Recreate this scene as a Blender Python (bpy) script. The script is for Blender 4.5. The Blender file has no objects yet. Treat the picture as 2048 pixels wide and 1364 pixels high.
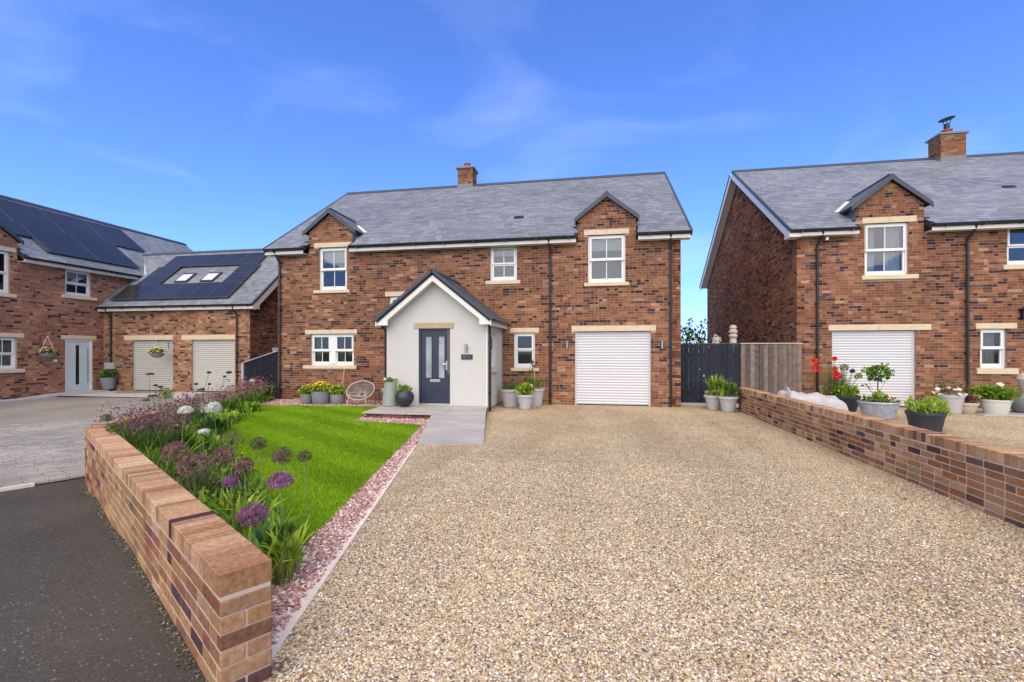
import bpy, math, random
import numpy as np
from mathutils import Matrix, Vector
R = math.radians
random.seed(7); rng = np.random.default_rng(7)
SC = bpy.context.scene
COL = SC.collection

# ---------------------------------------------------------------- camera
CAM_H = 1.53
cam = bpy.data.cameras.new('camera'); cam_o = bpy.data.objects.new('camera', cam); COL.objects.link(cam_o)
cam.sensor_width = 36.0; cam.lens = 36.0 * 935 / 2048; cam.shift_y = 23.0 / 2048
cam.clip_start = 0.05; cam.clip_end = 3000
YAW = R(10.3)
cam_o.location = (0, 0, CAM_H); cam_o.rotation_euler = (R(90), 0, YAW)
SC.camera = cam_o

# ---------------------------------------------------------------- sky and sun
SUN_EL, SUN_AZ = R(50), R(180)          # azimuth clockwise from +Y
w = bpy.data.worlds.new('World'); SC.world = w; w.use_nodes = True
nt = w.node_tree; nt.nodes.clear()
def wn(t, **k):
    n = nt.nodes.new(t)
    for a, b in k.items(): setattr(n, a, b)
    return n
out = wn('ShaderNodeOutputWorld'); bg = wn('ShaderNodeBackground')
sky = wn('ShaderNodeTexSky', sky_type='NISHITA', sun_disc=False, sun_elevation=SUN_EL, sun_rotation=SUN_AZ,
         altitude=0, air_density=1.0, dust_density=0.5, ozone_density=2.5)
bg.inputs[1].default_value = 0.13
tc = wn('ShaderNodeTexCoord'); mp = wn('ShaderNodeMapping'); mp.inputs['Scale'].default_value = (1.0, 1.0, 2.6)
mp.inputs['Rotation'].default_value = (0.25, 0.15, 0.4)
n1 = wn('ShaderNodeTexNoise'); n1.inputs['Scale'].default_value = 2.3; n1.inputs['Detail'].default_value = 9
n1.inputs['Roughness'].default_value = 0.52; n1.inputs['Distortion'].default_value = 0.5
cr = wn('ShaderNodeValToRGB'); cr.color_ramp.elements[0].position = 0.52; cr.color_ramp.elements[1].position = 0.82
cr.color_ramp.elements[0].color = (0, 0, 0, 1); cr.color_ramp.elements[1].color = (0.30, 0.30, 0.30, 1)
sp = wn('ShaderNodeSeparateXYZ'); fade = wn('ShaderNodeMapRange')
fade.inputs['From Min'].default_value = 0.75; fade.inputs['From Max'].default_value = 0.18
fade.inputs['To Min'].default_value = 0.12; fade.inputs['To Max'].default_value = 1.0
mul = wn('ShaderNodeMath', operation='MULTIPLY'); mixc = wn('ShaderNodeMix', data_type='RGBA')
tint = wn('ShaderNodeMix', data_type='RGBA', blend_type='MULTIPLY'); tint.inputs[0].default_value = 1.0
tint.inputs[7].default_value = (0.56, 0.79, 1.38, 1)
nt.links.new(tc.outputs['Generated'], mp.inputs[0]); nt.links.new(mp.outputs[0], n1.inputs['Vector'])
nt.links.new(n1.outputs[0], cr.inputs[0]); nt.links.new(tc.outputs['Generated'], sp.inputs[0])
nt.links.new(sp.outputs['Z'], fade.inputs['Value']); nt.links.new(cr.outputs[0], mul.inputs[0]); nt.links.new(fade.outputs[0], mul.inputs[1])
nt.links.new(sky.outputs[0], tint.inputs[6]); nt.links.new(tint.outputs[2], mixc.inputs[6]); mixc.inputs[7].default_value = (5.4, 6.2, 7.6, 1)
nt.links.new(mul.outputs[0], mixc.inputs[0]); nt.links.new(mixc.outputs[2], bg.inputs[0]); nt.links.new(bg.outputs[0], out.inputs[0])

sun = bpy.data.lights.new('sun', 'SUN'); sun.energy = 3.0; sun.angle = R(95); sun.color = (1.0, 0.80, 0.42)
sun_o = bpy.data.objects.new('sun', sun); COL.objects.link(sun_o)
to_sun = Vector((math.sin(SUN_AZ) * math.cos(SUN_EL), math.cos(SUN_AZ) * math.cos(SUN_EL), math.sin(SUN_EL)))
sun_o.rotation_euler = to_sun.to_track_quat('Z', 'Y').to_euler(); sun_o.location = to_sun * 60
vs = SC.view_settings; vs.view_transform = 'Standard'; vs.look = 'None'; vs.exposure = 0.75; vs.gamma = 1.0; vs.use_curve_mapping = False

# ---------------------------------------------------------------- materials
MATS = {}
def newmat(name):
    m = bpy.data.materials.new(name); m.use_nodes = True; MATS[name] = m
    t = m.node_tree; b = t.nodes['Principled BSDF']
    return m, t, b
def nd(t, kind, **k):
    n = t.nodes.new(kind)
    for a, v in k.items():
        if a in n.inputs.keys(): n.inputs[a].default_value = v
        else: setattr(n, a, v)
    return n
def pos(t, scale=(1, 1, 1)):
    g = t.nodes.new('ShaderNodeNewGeometry')
    if scale == (1, 1, 1): return g.outputs['Position']
    m = nd(t, 'ShaderNodeMapping'); m.inputs['Scale'].default_value = scale
    t.links.new(g.outputs['Position'], m.inputs[0]); return m.outputs[0]
def noise(t, vec, scale, detail=4, rough=0.55):
    n = nd(t, 'ShaderNodeTexNoise', Scale=scale, Detail=detail, Roughness=rough); t.links.new(vec, n.inputs['Vector']); return n
def ramp(t, fac, stops, interp='LINEAR'):
    r = nd(t, 'ShaderNodeValToRGB'); e = r.color_ramp.elements; r.color_ramp.interpolation = interp
    while len(e) < len(stops): e.new(0.5)
    for el, (p, c) in zip(e, stops):
        el.position = p; el.color = (c, c, c, 1) if isinstance(c, (int, float)) else (*c, 1)
    t.links.new(fac, r.inputs[0]); return r.outputs[0]
def mulc(t, a, b, fac=1.0, blend='MULTIPLY'):
    m = nd(t, 'ShaderNodeMix', data_type='RGBA', blend_type=blend); m.inputs[0].default_value = fac
    for s, i in ((a, 6), (b, 7)):
        if isinstance(s, tuple): m.inputs[i].default_value = (*s, 1)
        else: t.links.new(s, m.inputs[i])
    return m.outputs[2]
def bump(t, b, h, strength=0.4, dist=0.01):
    n = nd(t, 'ShaderNodeBump', Strength=strength, Distance=dist); t.links.new(h, n.inputs['Height']); t.links.new(n.outputs[0], b.inputs['Normal'])
def simple(name, col, rough=0.6, metal=0.0, var=0.12, vscale=6.0, bmp=0.15, bscale=60, bdist=0.004, spec=0.4, stretch=(1, 1, 1)):
    m, t, b = newmat(name); p = pos(t, stretch)
    n = noise(t, p, vscale, 5); c = ramp(t, n.outputs[0], [(0.25, tuple(x * (1 - var) for x in col)), (0.75, tuple(min(1, x * (1 + var)) for x in col))])
    t.links.new(c, b.inputs['Base Color']); b.inputs['Roughness'].default_value = rough; b.inputs['Metallic'].default_value = metal
    b.inputs['Specular IOR Level'].default_value = spec
    if bmp: bump(t, b, noise(t, p, bscale, 3).outputs[0], bmp, bdist)
    return m
def pieced(name, rough=0.85, var=(0.72, 1.25), vscale=40, bscale=160, bmp=0.35, bdist=0.003, spec=0.25, stain=None):
    """colour per piece: face attribute 'col' for joined pieces, object colour for single ones"""
    res = []
    for k in ('', '_single'):
        m, t, b = newmat(name + k); p = pos(t)
        if k: s = nd(t, 'ShaderNodeObjectInfo').outputs['Color']
        else: s = nd(t, 'ShaderNodeAttribute', attribute_name='col').outputs['Color']
        n = noise(t, p, vscale, 6, 0.65)
        c = mulc(t, s, ramp(t, n.outputs[0], [(0.28, var[0]), (0.72, var[1])]))
        if stain:
            n2 = noise(t, p, stain[0], 4); c = mulc(t, c, ramp(t, n2.outputs[0], [(0.35, stain[1]), (0.65, stain[2])]))
        t.links.new(c, b.inputs['Base Color']); b.inputs['Roughness'].default_value = rough; b.inputs['Specular IOR Level'].default_value = spec
        bump(t, b, noise(t, p, bscale, 4, 0.6).outputs[0], bmp, bdist); res.append(m)
    return res
BRICK = pieced('brick', 0.92, (0.60, 1.38), 38, 150, 0.7, 0.005, 0.15, (0.9, (0.78, 0.75, 0.73), (1.14, 1.13, 1.12)))
for m in BRICK:       # buff bloom on the lowest courses, in patches
    t = m.node_tree; b = t.nodes['Principled BSDF']; src = b.inputs['Base Color'].links[0].from_socket; g = nd(t, 'ShaderNodeSeparateXYZ'); t.links.new(pos(t), g.inputs[0])
    mr = nd(t, 'ShaderNodeMapRange'); mr.inputs['From Min'].default_value = 0.9; mr.inputs['From Max'].default_value = 0.1; t.links.new(g.outputs['Z'], mr.inputs['Value'])
    k_ = ramp(t, noise(t, pos(t), 0.55, 4).outputs[0], [(0.52, 0.0), (0.68, 0.75)]); mm = nd(t, 'ShaderNodeMath', operation='MULTIPLY'); t.links.new(mr.outputs[0], mm.inputs[0]); t.links.new(k_, mm.inputs[1])
    mx = nd(t, 'ShaderNodeMix', data_type='RGBA'); t.links.new(mm.outputs[0], mx.inputs[0]); t.links.new(src, mx.inputs[6]); mx.inputs[7].default_value = (0.36, 0.235, 0.10, 1); t.links.new(mx.outputs[2], b.inputs['Base Color'])
SLATE = pieced('slate', 0.6, (0.86, 1.14), 18, 70, 0.35, 0.004, 0.35, (0.5, (0.88, 0.88, 0.9), (1.1, 1.1, 1.1)))
SETT = pieced('sett', 0.9, (0.8, 1.18), 30, 200, 0.3, 0.003, 0.2, (0.7, (0.85, 0.85, 0.85), (1.1, 1.1, 1.1)))
PEBBLE = pieced('pebble', 0.7, (0.8, 1.2), 90, 300, 0.2, 0.001, 0.3)
BOARD = pieced('board', 0.75, (0.6, 1.3), 9, 30, 0.4, 0.003, 0.2)
LEAF = pieced('leaf', 0.6, (0.85, 1.15), 12, 50, 0.05, 0.001, 0.12)
for m in LEAF[:1]:
    t = m.node_tree; b = t.nodes['Principled BSDF']; o = t.nodes['Material Output']
    tr = nd(t, 'ShaderNodeBsdfTranslucent'); mx = nd(t, 'ShaderNodeMixShader'); mx.inputs[0].default_value = 0.3
    src = b.inputs['Base Color'].links[0].from_socket
    t.links.new(src, tr.inputs[0]); t.links.new(b.outputs[0], mx.inputs[1]); t.links.new(tr.outputs[0], mx.inputs[2]); t.links.new(mx.outputs[0], o.inputs[0])
simple('mortar', (0.36, 0.27, 0.20), 0.95, var=0.2, vscale=3, bmp=0.3)
simple('mortar_pale', (0.50, 0.40, 0.30), 0.95, var=0.2, vscale=5, bmp=0.4)
simple('stone_ochre', (0.42, 0.33, 0.185), 0.85, var=0.1, vscale=7, bmp=0.2)
simple('stone', (0.60, 0.48, 0.31), 0.85, var=0.1, vscale=7, bmp=0.2)
simple('upvc', (0.720, 0.720, 0.660), 0.3, var=0.02, bmp=0)
simple('fascia_white', (0.713, 0.691, 0.610), 0.45, var=0.04, bmp=0)
simple('render_cream', (0.53, 0.51, 0.445), 0.9, var=0.035, vscale=2.2, bmp=0.25, bscale=220, bdist=0.002)
simple('black_plastic', (0.018, 0.018, 0.02), 0.35, var=0.1, bmp=0)
simple('dark_trim', (0.045, 0.055, 0.07), 0.5, var=0.12, vscale=9, bmp=0.1)
simple('lead', (0.18, 0.18, 0.175), 0.55, var=0.15, vscale=12, bmp=0.2)
simple('lead_pale', (0.62, 0.63, 0.66), 0.5, var=0.1, bmp=0.1)
simple('roof_deck', (0.03, 0.03, 0.035), 0.9)
simple('door_navy', (0.028, 0.033, 0.055), 0.38, var=0.06, bmp=0.05)
simple('door_sage', (0.50, 0.58, 0.56), 0.4, var=0.03, bmp=0)
simple('chrome', (0.75, 0.75, 0.76), 0.22, metal=1.0, var=0.02, bmp=0)
simple('steel', (0.42, 0.41, 0.39), 0.32, metal=0.9, var=0.05, bmp=0)
simple('shutter_white', (0.56, 0.56, 0.545), 0.4, var=0.02, bmp=0)
simple('shutter_grey', (0.44, 0.43, 0.37), 0.45, var=0.03, bmp=0)
simple('terracotta', (0.33, 0.12, 0.06), 0.8)
simple('blind', (0.62, 0.63, 0.60), 0.8, var=0.03, bmp=0)
simple('curtain', (0.24, 0.24, 0.23), 0.9, var=0.2, vscale=5, stretch=(14, 14, 0.4), bmp=0)
simple('curtain_warm', (0.62, 0.58, 0.44), 0.9, var=0.15, vscale=5, stretch=(14, 14, 0.4), bmp=0)
simple('room_dark', (0.10, 0.10, 0.09), 0.9, var=0.1, bmp=0)
simple('kerb_stone', (0.70, 0.62, 0.50), 0.85, var=0.12, vscale=9, bmp=0.25)
simple('soil', (0.045, 0.032, 0.022), 0.95, var=0.4, vscale=16, bmp=0.8, bscale=40, bdist=0.03)
simple('planter_grey', (0.19, 0.20, 0.20), 0.6, var=0.1, bmp=0.1)
simple('planter_pale', (0.42, 0.41, 0.39), 0.7, var=0.08, vscale=9, bmp=0.15)
simple('planter_dark', (0.035, 0.04, 0.048), 0.5, var=0.1, bmp=0.08)
simple('planter_sage', (0.26, 0.29, 0.24), 0.65, var=0.06, bmp=0.1)
simple('planter_black', (0.028, 0.031, 0.037), 0.28, var=0.08, bmp=0.03)
simple('planter_cream', (0.62, 0.60, 0.50), 0.6, var=0.05, bmp=0.08)
simple('planter_beige', (0.47, 0.42, 0.30), 0.7, var=0.08, bmp=0.1)
simple('zinc', (0.40, 0.43, 0.46), 0.45, metal=0.35, var=0.25, vscale=10, bmp=0.1)
simple('rope', (0.21, 0.19, 0.165), 0.8, var=0.1, vscale=30, bmp=0.1)
simple('rattan', (0.50, 0.45, 0.38), 0.7, var=0.1, vscale=30, bmp=0.1)
simple('bark', (0.13, 0.09, 0.06), 0.9, var=0.3, vscale=30, bmp=0.5)
simple('stem', (0.16, 0.24, 0.06), 0.7, var=0.2, vscale=10, bmp=0)
simple('cane', (0.48, 0.38, 0.22), 0.8, var=0.15, vscale=20, bmp=0.1)
simple('bag_plastic', (0.42, 0.41, 0.40), 0.6, var=0.14, vscale=8, bmp=0.3, bscale=22, bdist=0.02)
simple('grey_box', (0.36, 0.36, 0.37), 0.6, var=0.04, bmp=0)
simple('flag_grey', (0.40, 0.39, 0.385), 0.75, var=0.08, vscale=4, bmp=0.15)
simple('wood_pale', (0.46, 0.42, 0.37), 0.8, var=0.2, vscale=6, stretch=(8, 8, 1), bmp=0.2)
simple('ornament_stone', (0.47, 0.40, 0.31), 0.85, var=0.15, vscale=14, bmp=0.3)
simple('sign_plate', (0.035, 0.034, 0.045), 0.3, var=0.05, bmp=0)
simple('sign_text', (0.16, 0.155, 0.19), 0.5, var=0.02, bmp=0)
simple('brick_terrain', (0.10, 0.14, 0.05), 0.95, var=0.3, vscale=0.5)

def glass_mat():
    m, t, b = newmat('glass'); o = t.nodes['Material Output']
    fr = nd(t, 'ShaderNodeFresnel', IOR=1.45); tr = nd(t, 'ShaderNodeBsdfTransparent'); tr.inputs[0].default_value = (0.72, 0.75, 0.76, 1)
    gl = nd(t, 'ShaderNodeBsdfGlossy'); gl.inputs['Roughness'].default_value = 0.03
    mr = nd(t, 'ShaderNodeMath', operation='MULTIPLY_ADD'); mr.inputs[1].default_value = 1.0; mr.inputs[2].default_value = 0.025
    t.links.new(fr.outputs[0], mr.inputs[0])
    wav = noise(t, pos(t), 1.3, 2); bp = nd(t, 'ShaderNodeBump', Strength=0.05, Distance=0.05); t.links.new(wav.outputs[0], bp.inputs['Height']); t.links.new(bp.outputs[0], gl.inputs['Normal'])
    mx = nd(t, 'ShaderNodeMixShader'); t.links.new(mr.outputs[0], mx.inputs[0]); t.links.new(tr.outputs[0], mx.inputs[1]); t.links.new(gl.outputs[0], mx.inputs[2])
    t.links.new(mx.outputs[0], o.inputs[0])
glass_mat()
def frosted():
    m, t, b = newmat('frosted_glass'); n = noise(t, pos(t), 3.0, 2)
    t.links.new(ramp(t, n.outputs[0], [(0.3, (0.20, 0.22, 0.22)), (0.7, (0.36, 0.38, 0.37))]), b.inputs['Base Color']); b.inputs['Roughness'].default_value = 0.16
    b.inputs['Specular IOR Level'].default_value = 0.7
frosted()
def solar():
    m, t, b = newmat('solar_cell'); p = pos(t)
    br = nd(t, 'ShaderNodeTexNoise', Scale=0.6); t.links.new(p, br.inputs['Vector'])
    t.links.new(ramp(t, br.outputs[0], [(0.3, (0.022, 0.024, 0.026)), (0.7, (0.032, 0.034, 0.036))]), b.inputs['Base Color'])
    b.inputs['Roughness'].default_value = 0.14; b.inputs['Specular IOR Level'].default_value = 0.25
solar()
simple('solar_frame', (0.16, 0.175, 0.20), 0.4, metal=0.6, var=0.02, bmp=0)

def gravel_mat(name, stops, cell, patch):
    m, t, b = newmat(name); p = pos(t)
    v = nd(t, 'ShaderNodeTexVoronoi', Scale=1.0 / cell); t.links.new(p, v.inputs['Vector'])
    sx = nd(t, 'ShaderNodeSeparateColor'); t.links.new(v.outputs['Color'], sx.inputs[0])
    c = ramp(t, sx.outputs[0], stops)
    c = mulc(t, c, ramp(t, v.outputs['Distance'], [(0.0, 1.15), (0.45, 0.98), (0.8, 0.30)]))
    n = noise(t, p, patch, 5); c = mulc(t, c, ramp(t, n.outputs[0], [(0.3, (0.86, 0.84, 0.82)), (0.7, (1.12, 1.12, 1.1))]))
    n2 = noise(t, p, patch * 7, 3); c = mulc(t, c, ramp(t, n2.outputs[0], [(0.3, 0.9), (0.7, 1.08)]))
    wv = nd(t, 'ShaderNodeTexNoise', Scale=1.0, Detail=4.0); t.links.new(pos(t, (1.1, 0.16, 1)), wv.inputs['Vector'])
    c = mulc(t, c, ramp(t, wv.outputs[0], [(0.36, (0.88, 0.86, 0.83)), (0.5, (1, 1, 1)), (0.64, (1.08, 1.07, 1.05))]))
    t.links.new(c, b.inputs['Base Color']); b.inputs['Roughness'].default_value = 0.75; b.inputs['Specular IOR Level'].default_value = 0.25
    inv = nd(t, 'ShaderNodeMath', operation='SUBTRACT'); inv.inputs[0].default_value = 1.0; t.links.new(v.outputs['Distance'], inv.inputs[1])
    bump(t, b, inv.outputs[0], 0.75, 0.006)
TAN = [(0.0, (0.202, 0.145, 0.084)), (0.12, (0.425, 0.310, 0.168)), (0.32, (0.568, 0.438, 0.256)), (0.52, (0.669, 0.550, 0.355)), (0.66, (0.475, 0.350, 0.188)), (0.78, (0.749, 0.661, 0.484)), (0.88, (0.334, 0.289, 0.237)), (0.95, (0.132, 0.119, 0.108)), (1.0, (0.546, 0.361, 0.158))]
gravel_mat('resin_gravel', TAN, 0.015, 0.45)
PINK = [(0.0, (0.30, 0.13, 0.11)), (0.3, (0.45, 0.24, 0.20)), (0.6, (0.58, 0.40, 0.35)), (0.8, (0.70, 0.58, 0.53)), (1.0, (0.25, 0.17, 0.16))]
gravel_mat('pink_gravel', PINK, 0.022, 0.9)

def asphalt(name, base, blot):
    m, t, b = newmat(name); p = pos(t)
    v = nd(t, 'ShaderNodeTexVoronoi', Scale=130.0); t.links.new(p, v.inputs['Vector'])
    sx = nd(t, 'ShaderNodeSeparateColor'); t.links.new(v.outputs['Color'], sx.inputs[0])
    c = ramp(t, sx.outputs[0], [(0.0, tuple(x * 0.75 for x in base)), (0.6, base), (0.93, tuple(x * 1.22 for x in base)), (0.985, tuple(x * 1.5 for x in base)), (0.996, tuple(min(0.6, x * 4.0) for x in base))])
    n = noise(t, p, blot, 6, 0.6); c = mulc(t, c, ramp(t, n.outputs[0], [(0.28, 0.78), (0.72, 1.25)]))
    t.links.new(c, b.inputs['Base Color']); b.inputs['Roughness'].default_value = 0.85; b.inputs['Specular IOR Level'].default_value = 0.25
    bump(t, b, v.outputs['Distance'], 0.6, 0.004)
asphalt('asphalt_dark', (0.061, 0.055, 0.044), 0.8)
asphalt('asphalt_grey', (0.235, 0.215, 0.175), 0.7)

def lawn_mat():
    m, t, b = newmat('lawn'); p = pos(t)
    n = noise(t, p, 1.4, 5, 0.6); c = ramp(t, n.outputs[0], [(0.3, (0.12, 0.26, 0.006)), (0.7, (0.21, 0.36, 0.010))])
    c = mulc(t, c, ramp(t, noise(t, p, 45, 3).outputs[0], [(0.3, 0.6), (0.7, 1.3)]))
    t.links.new(c, b.inputs['Base Color']); b.inputs['Roughness'].default_value = 0.8; b.inputs['Specular IOR Level'].default_value = 0.1
    bump(t, b, noise(t, p, 160, 3).outputs[0], 0.9, 0.02)
lawn_mat()
def path_mat():
    m, t, b = newmat('path_slab'); p = pos(t)
    mp = nd(t, 'ShaderNodeMapping'); mp.inputs['Rotation'].default_value = (0, 0, R(35)); mp.inputs['Scale'].default_value = (0.7, 1.9, 1)
    t.links.new(p, mp.inputs[0]); n = noise(t, mp.outputs[0], 1.5, 6, 0.6)
    c = ramp(t, n.outputs[0], [(0.3, (0.31, 0.295, 0.265)), (0.55, (0.38, 0.365, 0.33)), (0.72, (0.47, 0.45, 0.41))])
    t.links.new(c, b.inputs['Base Color']); b.inputs['Roughness'].default_value = 0.6; b.inputs['Specular IOR Level'].default_value = 0.35
    bump(t, b, noise(t, p, 60, 4).outputs[0], 0.15, 0.004)
path_mat()

# ---------------------------------------------------------------- builders
W = {}
class MB:
    def __init__(s): s.v = []; s.f = []; s.c = []
    def add(s, vs_, fs, col=None):
        n = len(s.v); s.v += [tuple(v) for v in vs_]
        for f in fs: s.f.append(tuple(i + n for i in f)); s.c.append(col)
        return s
    def box(s, x0, x1, y0, y1, z0, z1, col=None, fr=None, M=None):
        p = [(x0, y0, z0), (x1, y0, z0), (x1, y1, z0), (x0, y1, z0), (x0, y0, z1), (x1, y0, z1), (x1, y1, z1), (x0, y1, z1)]
        if fr: p = [fr(*q) for q in p]
        if M: p = [M @ Vector(q) for q in p]
        return s.add(p, [(0, 3, 2, 1), (4, 5, 6, 7), (0, 1, 5, 4), (1, 2, 6, 5), (2, 3, 7, 6), (3, 0, 4, 7)], col)
    def prism(s, poly, a, b, fr=lambda p, q: (p[0], p[1], q), col=None):
        """poly list of 2D points, extruded from a to b through fr(point, value)"""
        n = len(poly); p = [fr(q, a) for q in poly] + [fr(q, b) for q in poly]
        fs = [tuple(range(n))[::-1], tuple(range(n, 2 * n))] + [(i, (i + 1) % n, n + (i + 1) % n, n + i) for i in range(n)]
        return s.add(p, fs, col)
    def tube(s, pts, r, n=8, col=None, cap=True, r2=None):
        pts = [Vector(p) for p in pts]; m = len(pts); rings = []; prev = None
        for i, p in enumerate(pts):
            d = (pts[min(i + 1, m - 1)] - pts[max(i - 1, 0)]).normalized()
            a = Vector((0, 0, 1)) if abs(d.z) < 0.9 else Vector((1, 0, 0))
            if prev is not None: a = prev
            u = d.cross(a).normalized(); v = u.cross(d).normalized(); prev = v
            rr = r if r2 is None else r + (r2 - r) * i / (m - 1)
            rings.append([p + u * math.cos(2 * math.pi * k / n) * rr + v * math.sin(2 * math.pi * k / n) * rr for k in range(n)])
        vv = [q for g in rings for q in g]; fs = []
        for i in range(m - 1):
            for k in range(n):
                a_, b_ = i * n + k, i * n + (k + 1) % n; fs.append((a_, b_, b_ + n, a_ + n))
        if cap: fs += [tuple(range(n))[::-1], tuple(range((m - 1) * n, m * n))]
        return s.add(vv, fs, col)
    def lathe(s, prof, c=(0, 0, 0), n=28, col=None, sx=1.0, sy=1.0):
        vv = []; fs = []; m = len(prof)
        for r, z in prof:
            for k in range(n):
                a = 2 * math.pi * k / n; vv.append((c[0] + r * math.cos(a) * sx, c[1] + r * math.sin(a) * sy, c[2] + z))
        for i in range(m - 1):
            for k in range(n): fs.append((i * n + k, i * n + (k + 1) % n, (i + 1) * n + (k + 1) % n, (i + 1) * n + k))
        fs += [tuple(range(n))[::-1], tuple(range((m - 1) * n, m * n))]
        return s.add(vv, fs, col)
    def mesh(s, name):
        me = bpy.data.meshes.new(name); me.from_pydata(s.v, [], s.f); setcol(me, s.c); return me
    def build(s, name, mat, parent=None, smooth=False):
        return link(name, s.mesh(name), mat, parent, None, smooth)
def setcol(me, cs):
    if len(cs) and cs[0] is not None:
        a = me.attributes.new('col', 'FLOAT_COLOR', 'FACE'); arr = np.ones((len(me.polygons), 4), np.float32)
        arr[:, :3] = np.array([c[:3] for c in cs], np.float32); a.data.foreach_set('color', arr.ravel())
def link(name, me, mat, parent=None, M=None, smooth=False):
    if mat is not None and not me.materials: me.materials.append(MATS[mat] if isinstance(mat, str) else mat)
    if smooth:
        me.polygons.foreach_set('use_smooth', [True] * len(me.polygons))
        me.set_sharp_from_angle(angle=R(40))
    o = bpy.data.objects.new(name, me); COL.objects.link(o)
    W[o.name] = M or Matrix()
    o.matrix_basis = W[o.name]
    if parent is not None:
        o.parent = parent; o.matrix_parent_inverse = W[parent.name].inverted()
    return o
def arrays(name, verts, faces, cols, mat, parent=None, smooth=False):
    """fast mesh: verts Nx3, faces MxK (all the same K), cols Mx3"""
    me = bpy.data.meshes.new(name); k = faces.shape[1]; nf = len(faces)
    me.vertices.add(len(verts)); me.vertices.foreach_set('co', np.asarray(verts, np.float32).ravel())
    me.loops.add(nf * k); me.loops.foreach_set('vertex_index', np.asarray(faces, np.int32).ravel())
    me.polygons.add(nf); me.polygons.foreach_set('loop_start', np.arange(0, nf * k, k, dtype=np.int32))
    if smooth: me.polygons.foreach_set('use_smooth', [True] * nf)
    me.update(calc_edges=True); me.validate()
    if not smooth: me.shade_flat()
    if cols is not None:
        a = me.attributes.new('col', 'FLOAT_COLOR', 'FACE'); arr = np.ones((nf, 4), np.float32); arr[:, :3] = cols
        a.data.foreach_set('color', arr.ravel())
    return link(name, me, mat, parent)
def thing(name, label, cat, loc=(0, 0, 0), group=None):
    o = bpy.data.objects.new(name, None); COL.objects.link(o); o.empty_display_size = 0.2
    W[o.name] = Matrix.Translation(loc); o.matrix_basis = W[o.name]
    return tag(o, label, cat, group)
def tag(o, label, cat, group=None):
    o['label'] = label; o['category'] = cat
    if 'kind' not in o: o['kind'] = 'thing'
    if group: o['group'] = group
    return o
def kind(o, k, label=None):
    o['kind'] = k
    if label: o['label'] = label
    return o

class Frame:
    """u to the right as seen from outside, d inward, z up"""
    def __init__(s, O, U, N): s.O = Vector(O); s.U = Vector(U).normalized(); s.I = -Vector(N).normalized()
    def __call__(s, u, d, z): return tuple(s.O + s.U * u + s.I * d + Vector((0, 0, z)))
    def mat(s, u, d, z):
        p = s(u, d, z); return Matrix(((s.U.x, s.I.x, 0, p[0]), (s.U.y, s.I.y, 0, p[1]), (0, 0, 1, p[2]), (0, 0, 0, 1)))

CAMF = Vector((-math.sin(YAW), math.cos(YAW), 0)); CAMR = Vector((math.cos(YAW), math.sin(YAW), 0))
def shows(p):
    """size weight of a spot as seen from where the photographer stood; 0 outside the frame"""
    q = Vector(p) - Vector((0, 0, CAM_H)); t = q.dot(CAMF)
    if t < 0.3: return 0
    u = 935 * q.dot(CAMR) / t; v = 935 * q.z / t
    if abs(u) > 1050 or v > 720 or v < -680: return 0
    return 1 / t
BOXC = {}
def chbox(dx, dy, dz, ch):
    """chamfered box mesh centred on the origin, shared between alike pieces"""
    key = (round(dx, 3), round(dy, 3), round(dz, 3), ch)
    if key in BOXC: return BOXC[key]
    hx, hy, hz = dx / 2, dy / 2, dz / 2; m = MB()
    if ch <= 0: m.box(-hx, hx, -hy, hy, -hz, hz)
    else:
        vs_ = []; idx = {}
        for sx in (-1, 1):
            for sy in (-1, 1):
                for sz in (-1, 1):
                    for ax in range(3):
                        p = [sx * (hx - ch), sy * (hy - ch), sz * (hz - ch)]; p[ax] = (sx * hx, sy * hy, sz * hz)[ax]
                        idx[(sx, sy, sz, ax)] = len(vs_); vs_.append(tuple(p))
        g = lambda *k: idx[k]; fs = []
        for s_ in (-1, 1):
            fs.append([g(s_, a, b, 0) for a, b in ((-1, -1), (1, -1), (1, 1), (-1, 1))][::s_])
            fs.append([g(a, s_, b, 1) for a, b in ((-1, -1), (-1, 1), (1, 1), (1, -1))][::s_])
            fs.append([g(a, b, s_, 2) for a, b in ((-1, -1), (1, -1), (1, 1), (-1, 1))][::s_])
        for a in (-1, 1):
            for b in (-1, 1):
                fs.append([g(-1, a, b, 1), g(1, a, b, 1), g(1, a, b, 2), g(-1, a, b, 2)][::a * b])
                fs.append([g(a, -1, b, 0), g(a, -1, b, 2), g(a, 1, b, 2), g(a, 1, b, 0)][::a * b][::-1][::-1])
                fs.append([g(a, b, -1, 0), g(a, b, 1, 0), g(a, b, 1, 1), g(a, b, -1, 1)][::a * b][::-1])
        for a in (-1, 1):
            for b in (-1, 1):
                for c in (-1, 1): fs.append([g(a, b, c, 0), g(a, b, c, 1), g(a, b, c, 2)][::a * b * c])
        m.add(vs_, fs)
    me = m.mesh('piece'); 
    import bmesh
    bm = bmesh.new(); bm.from_mesh(me); bmesh.ops.recalc_face_normals(bm, faces=bm.faces); bm.to_mesh(me); bm.free()
    BOXC[key] = me; return me
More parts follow.
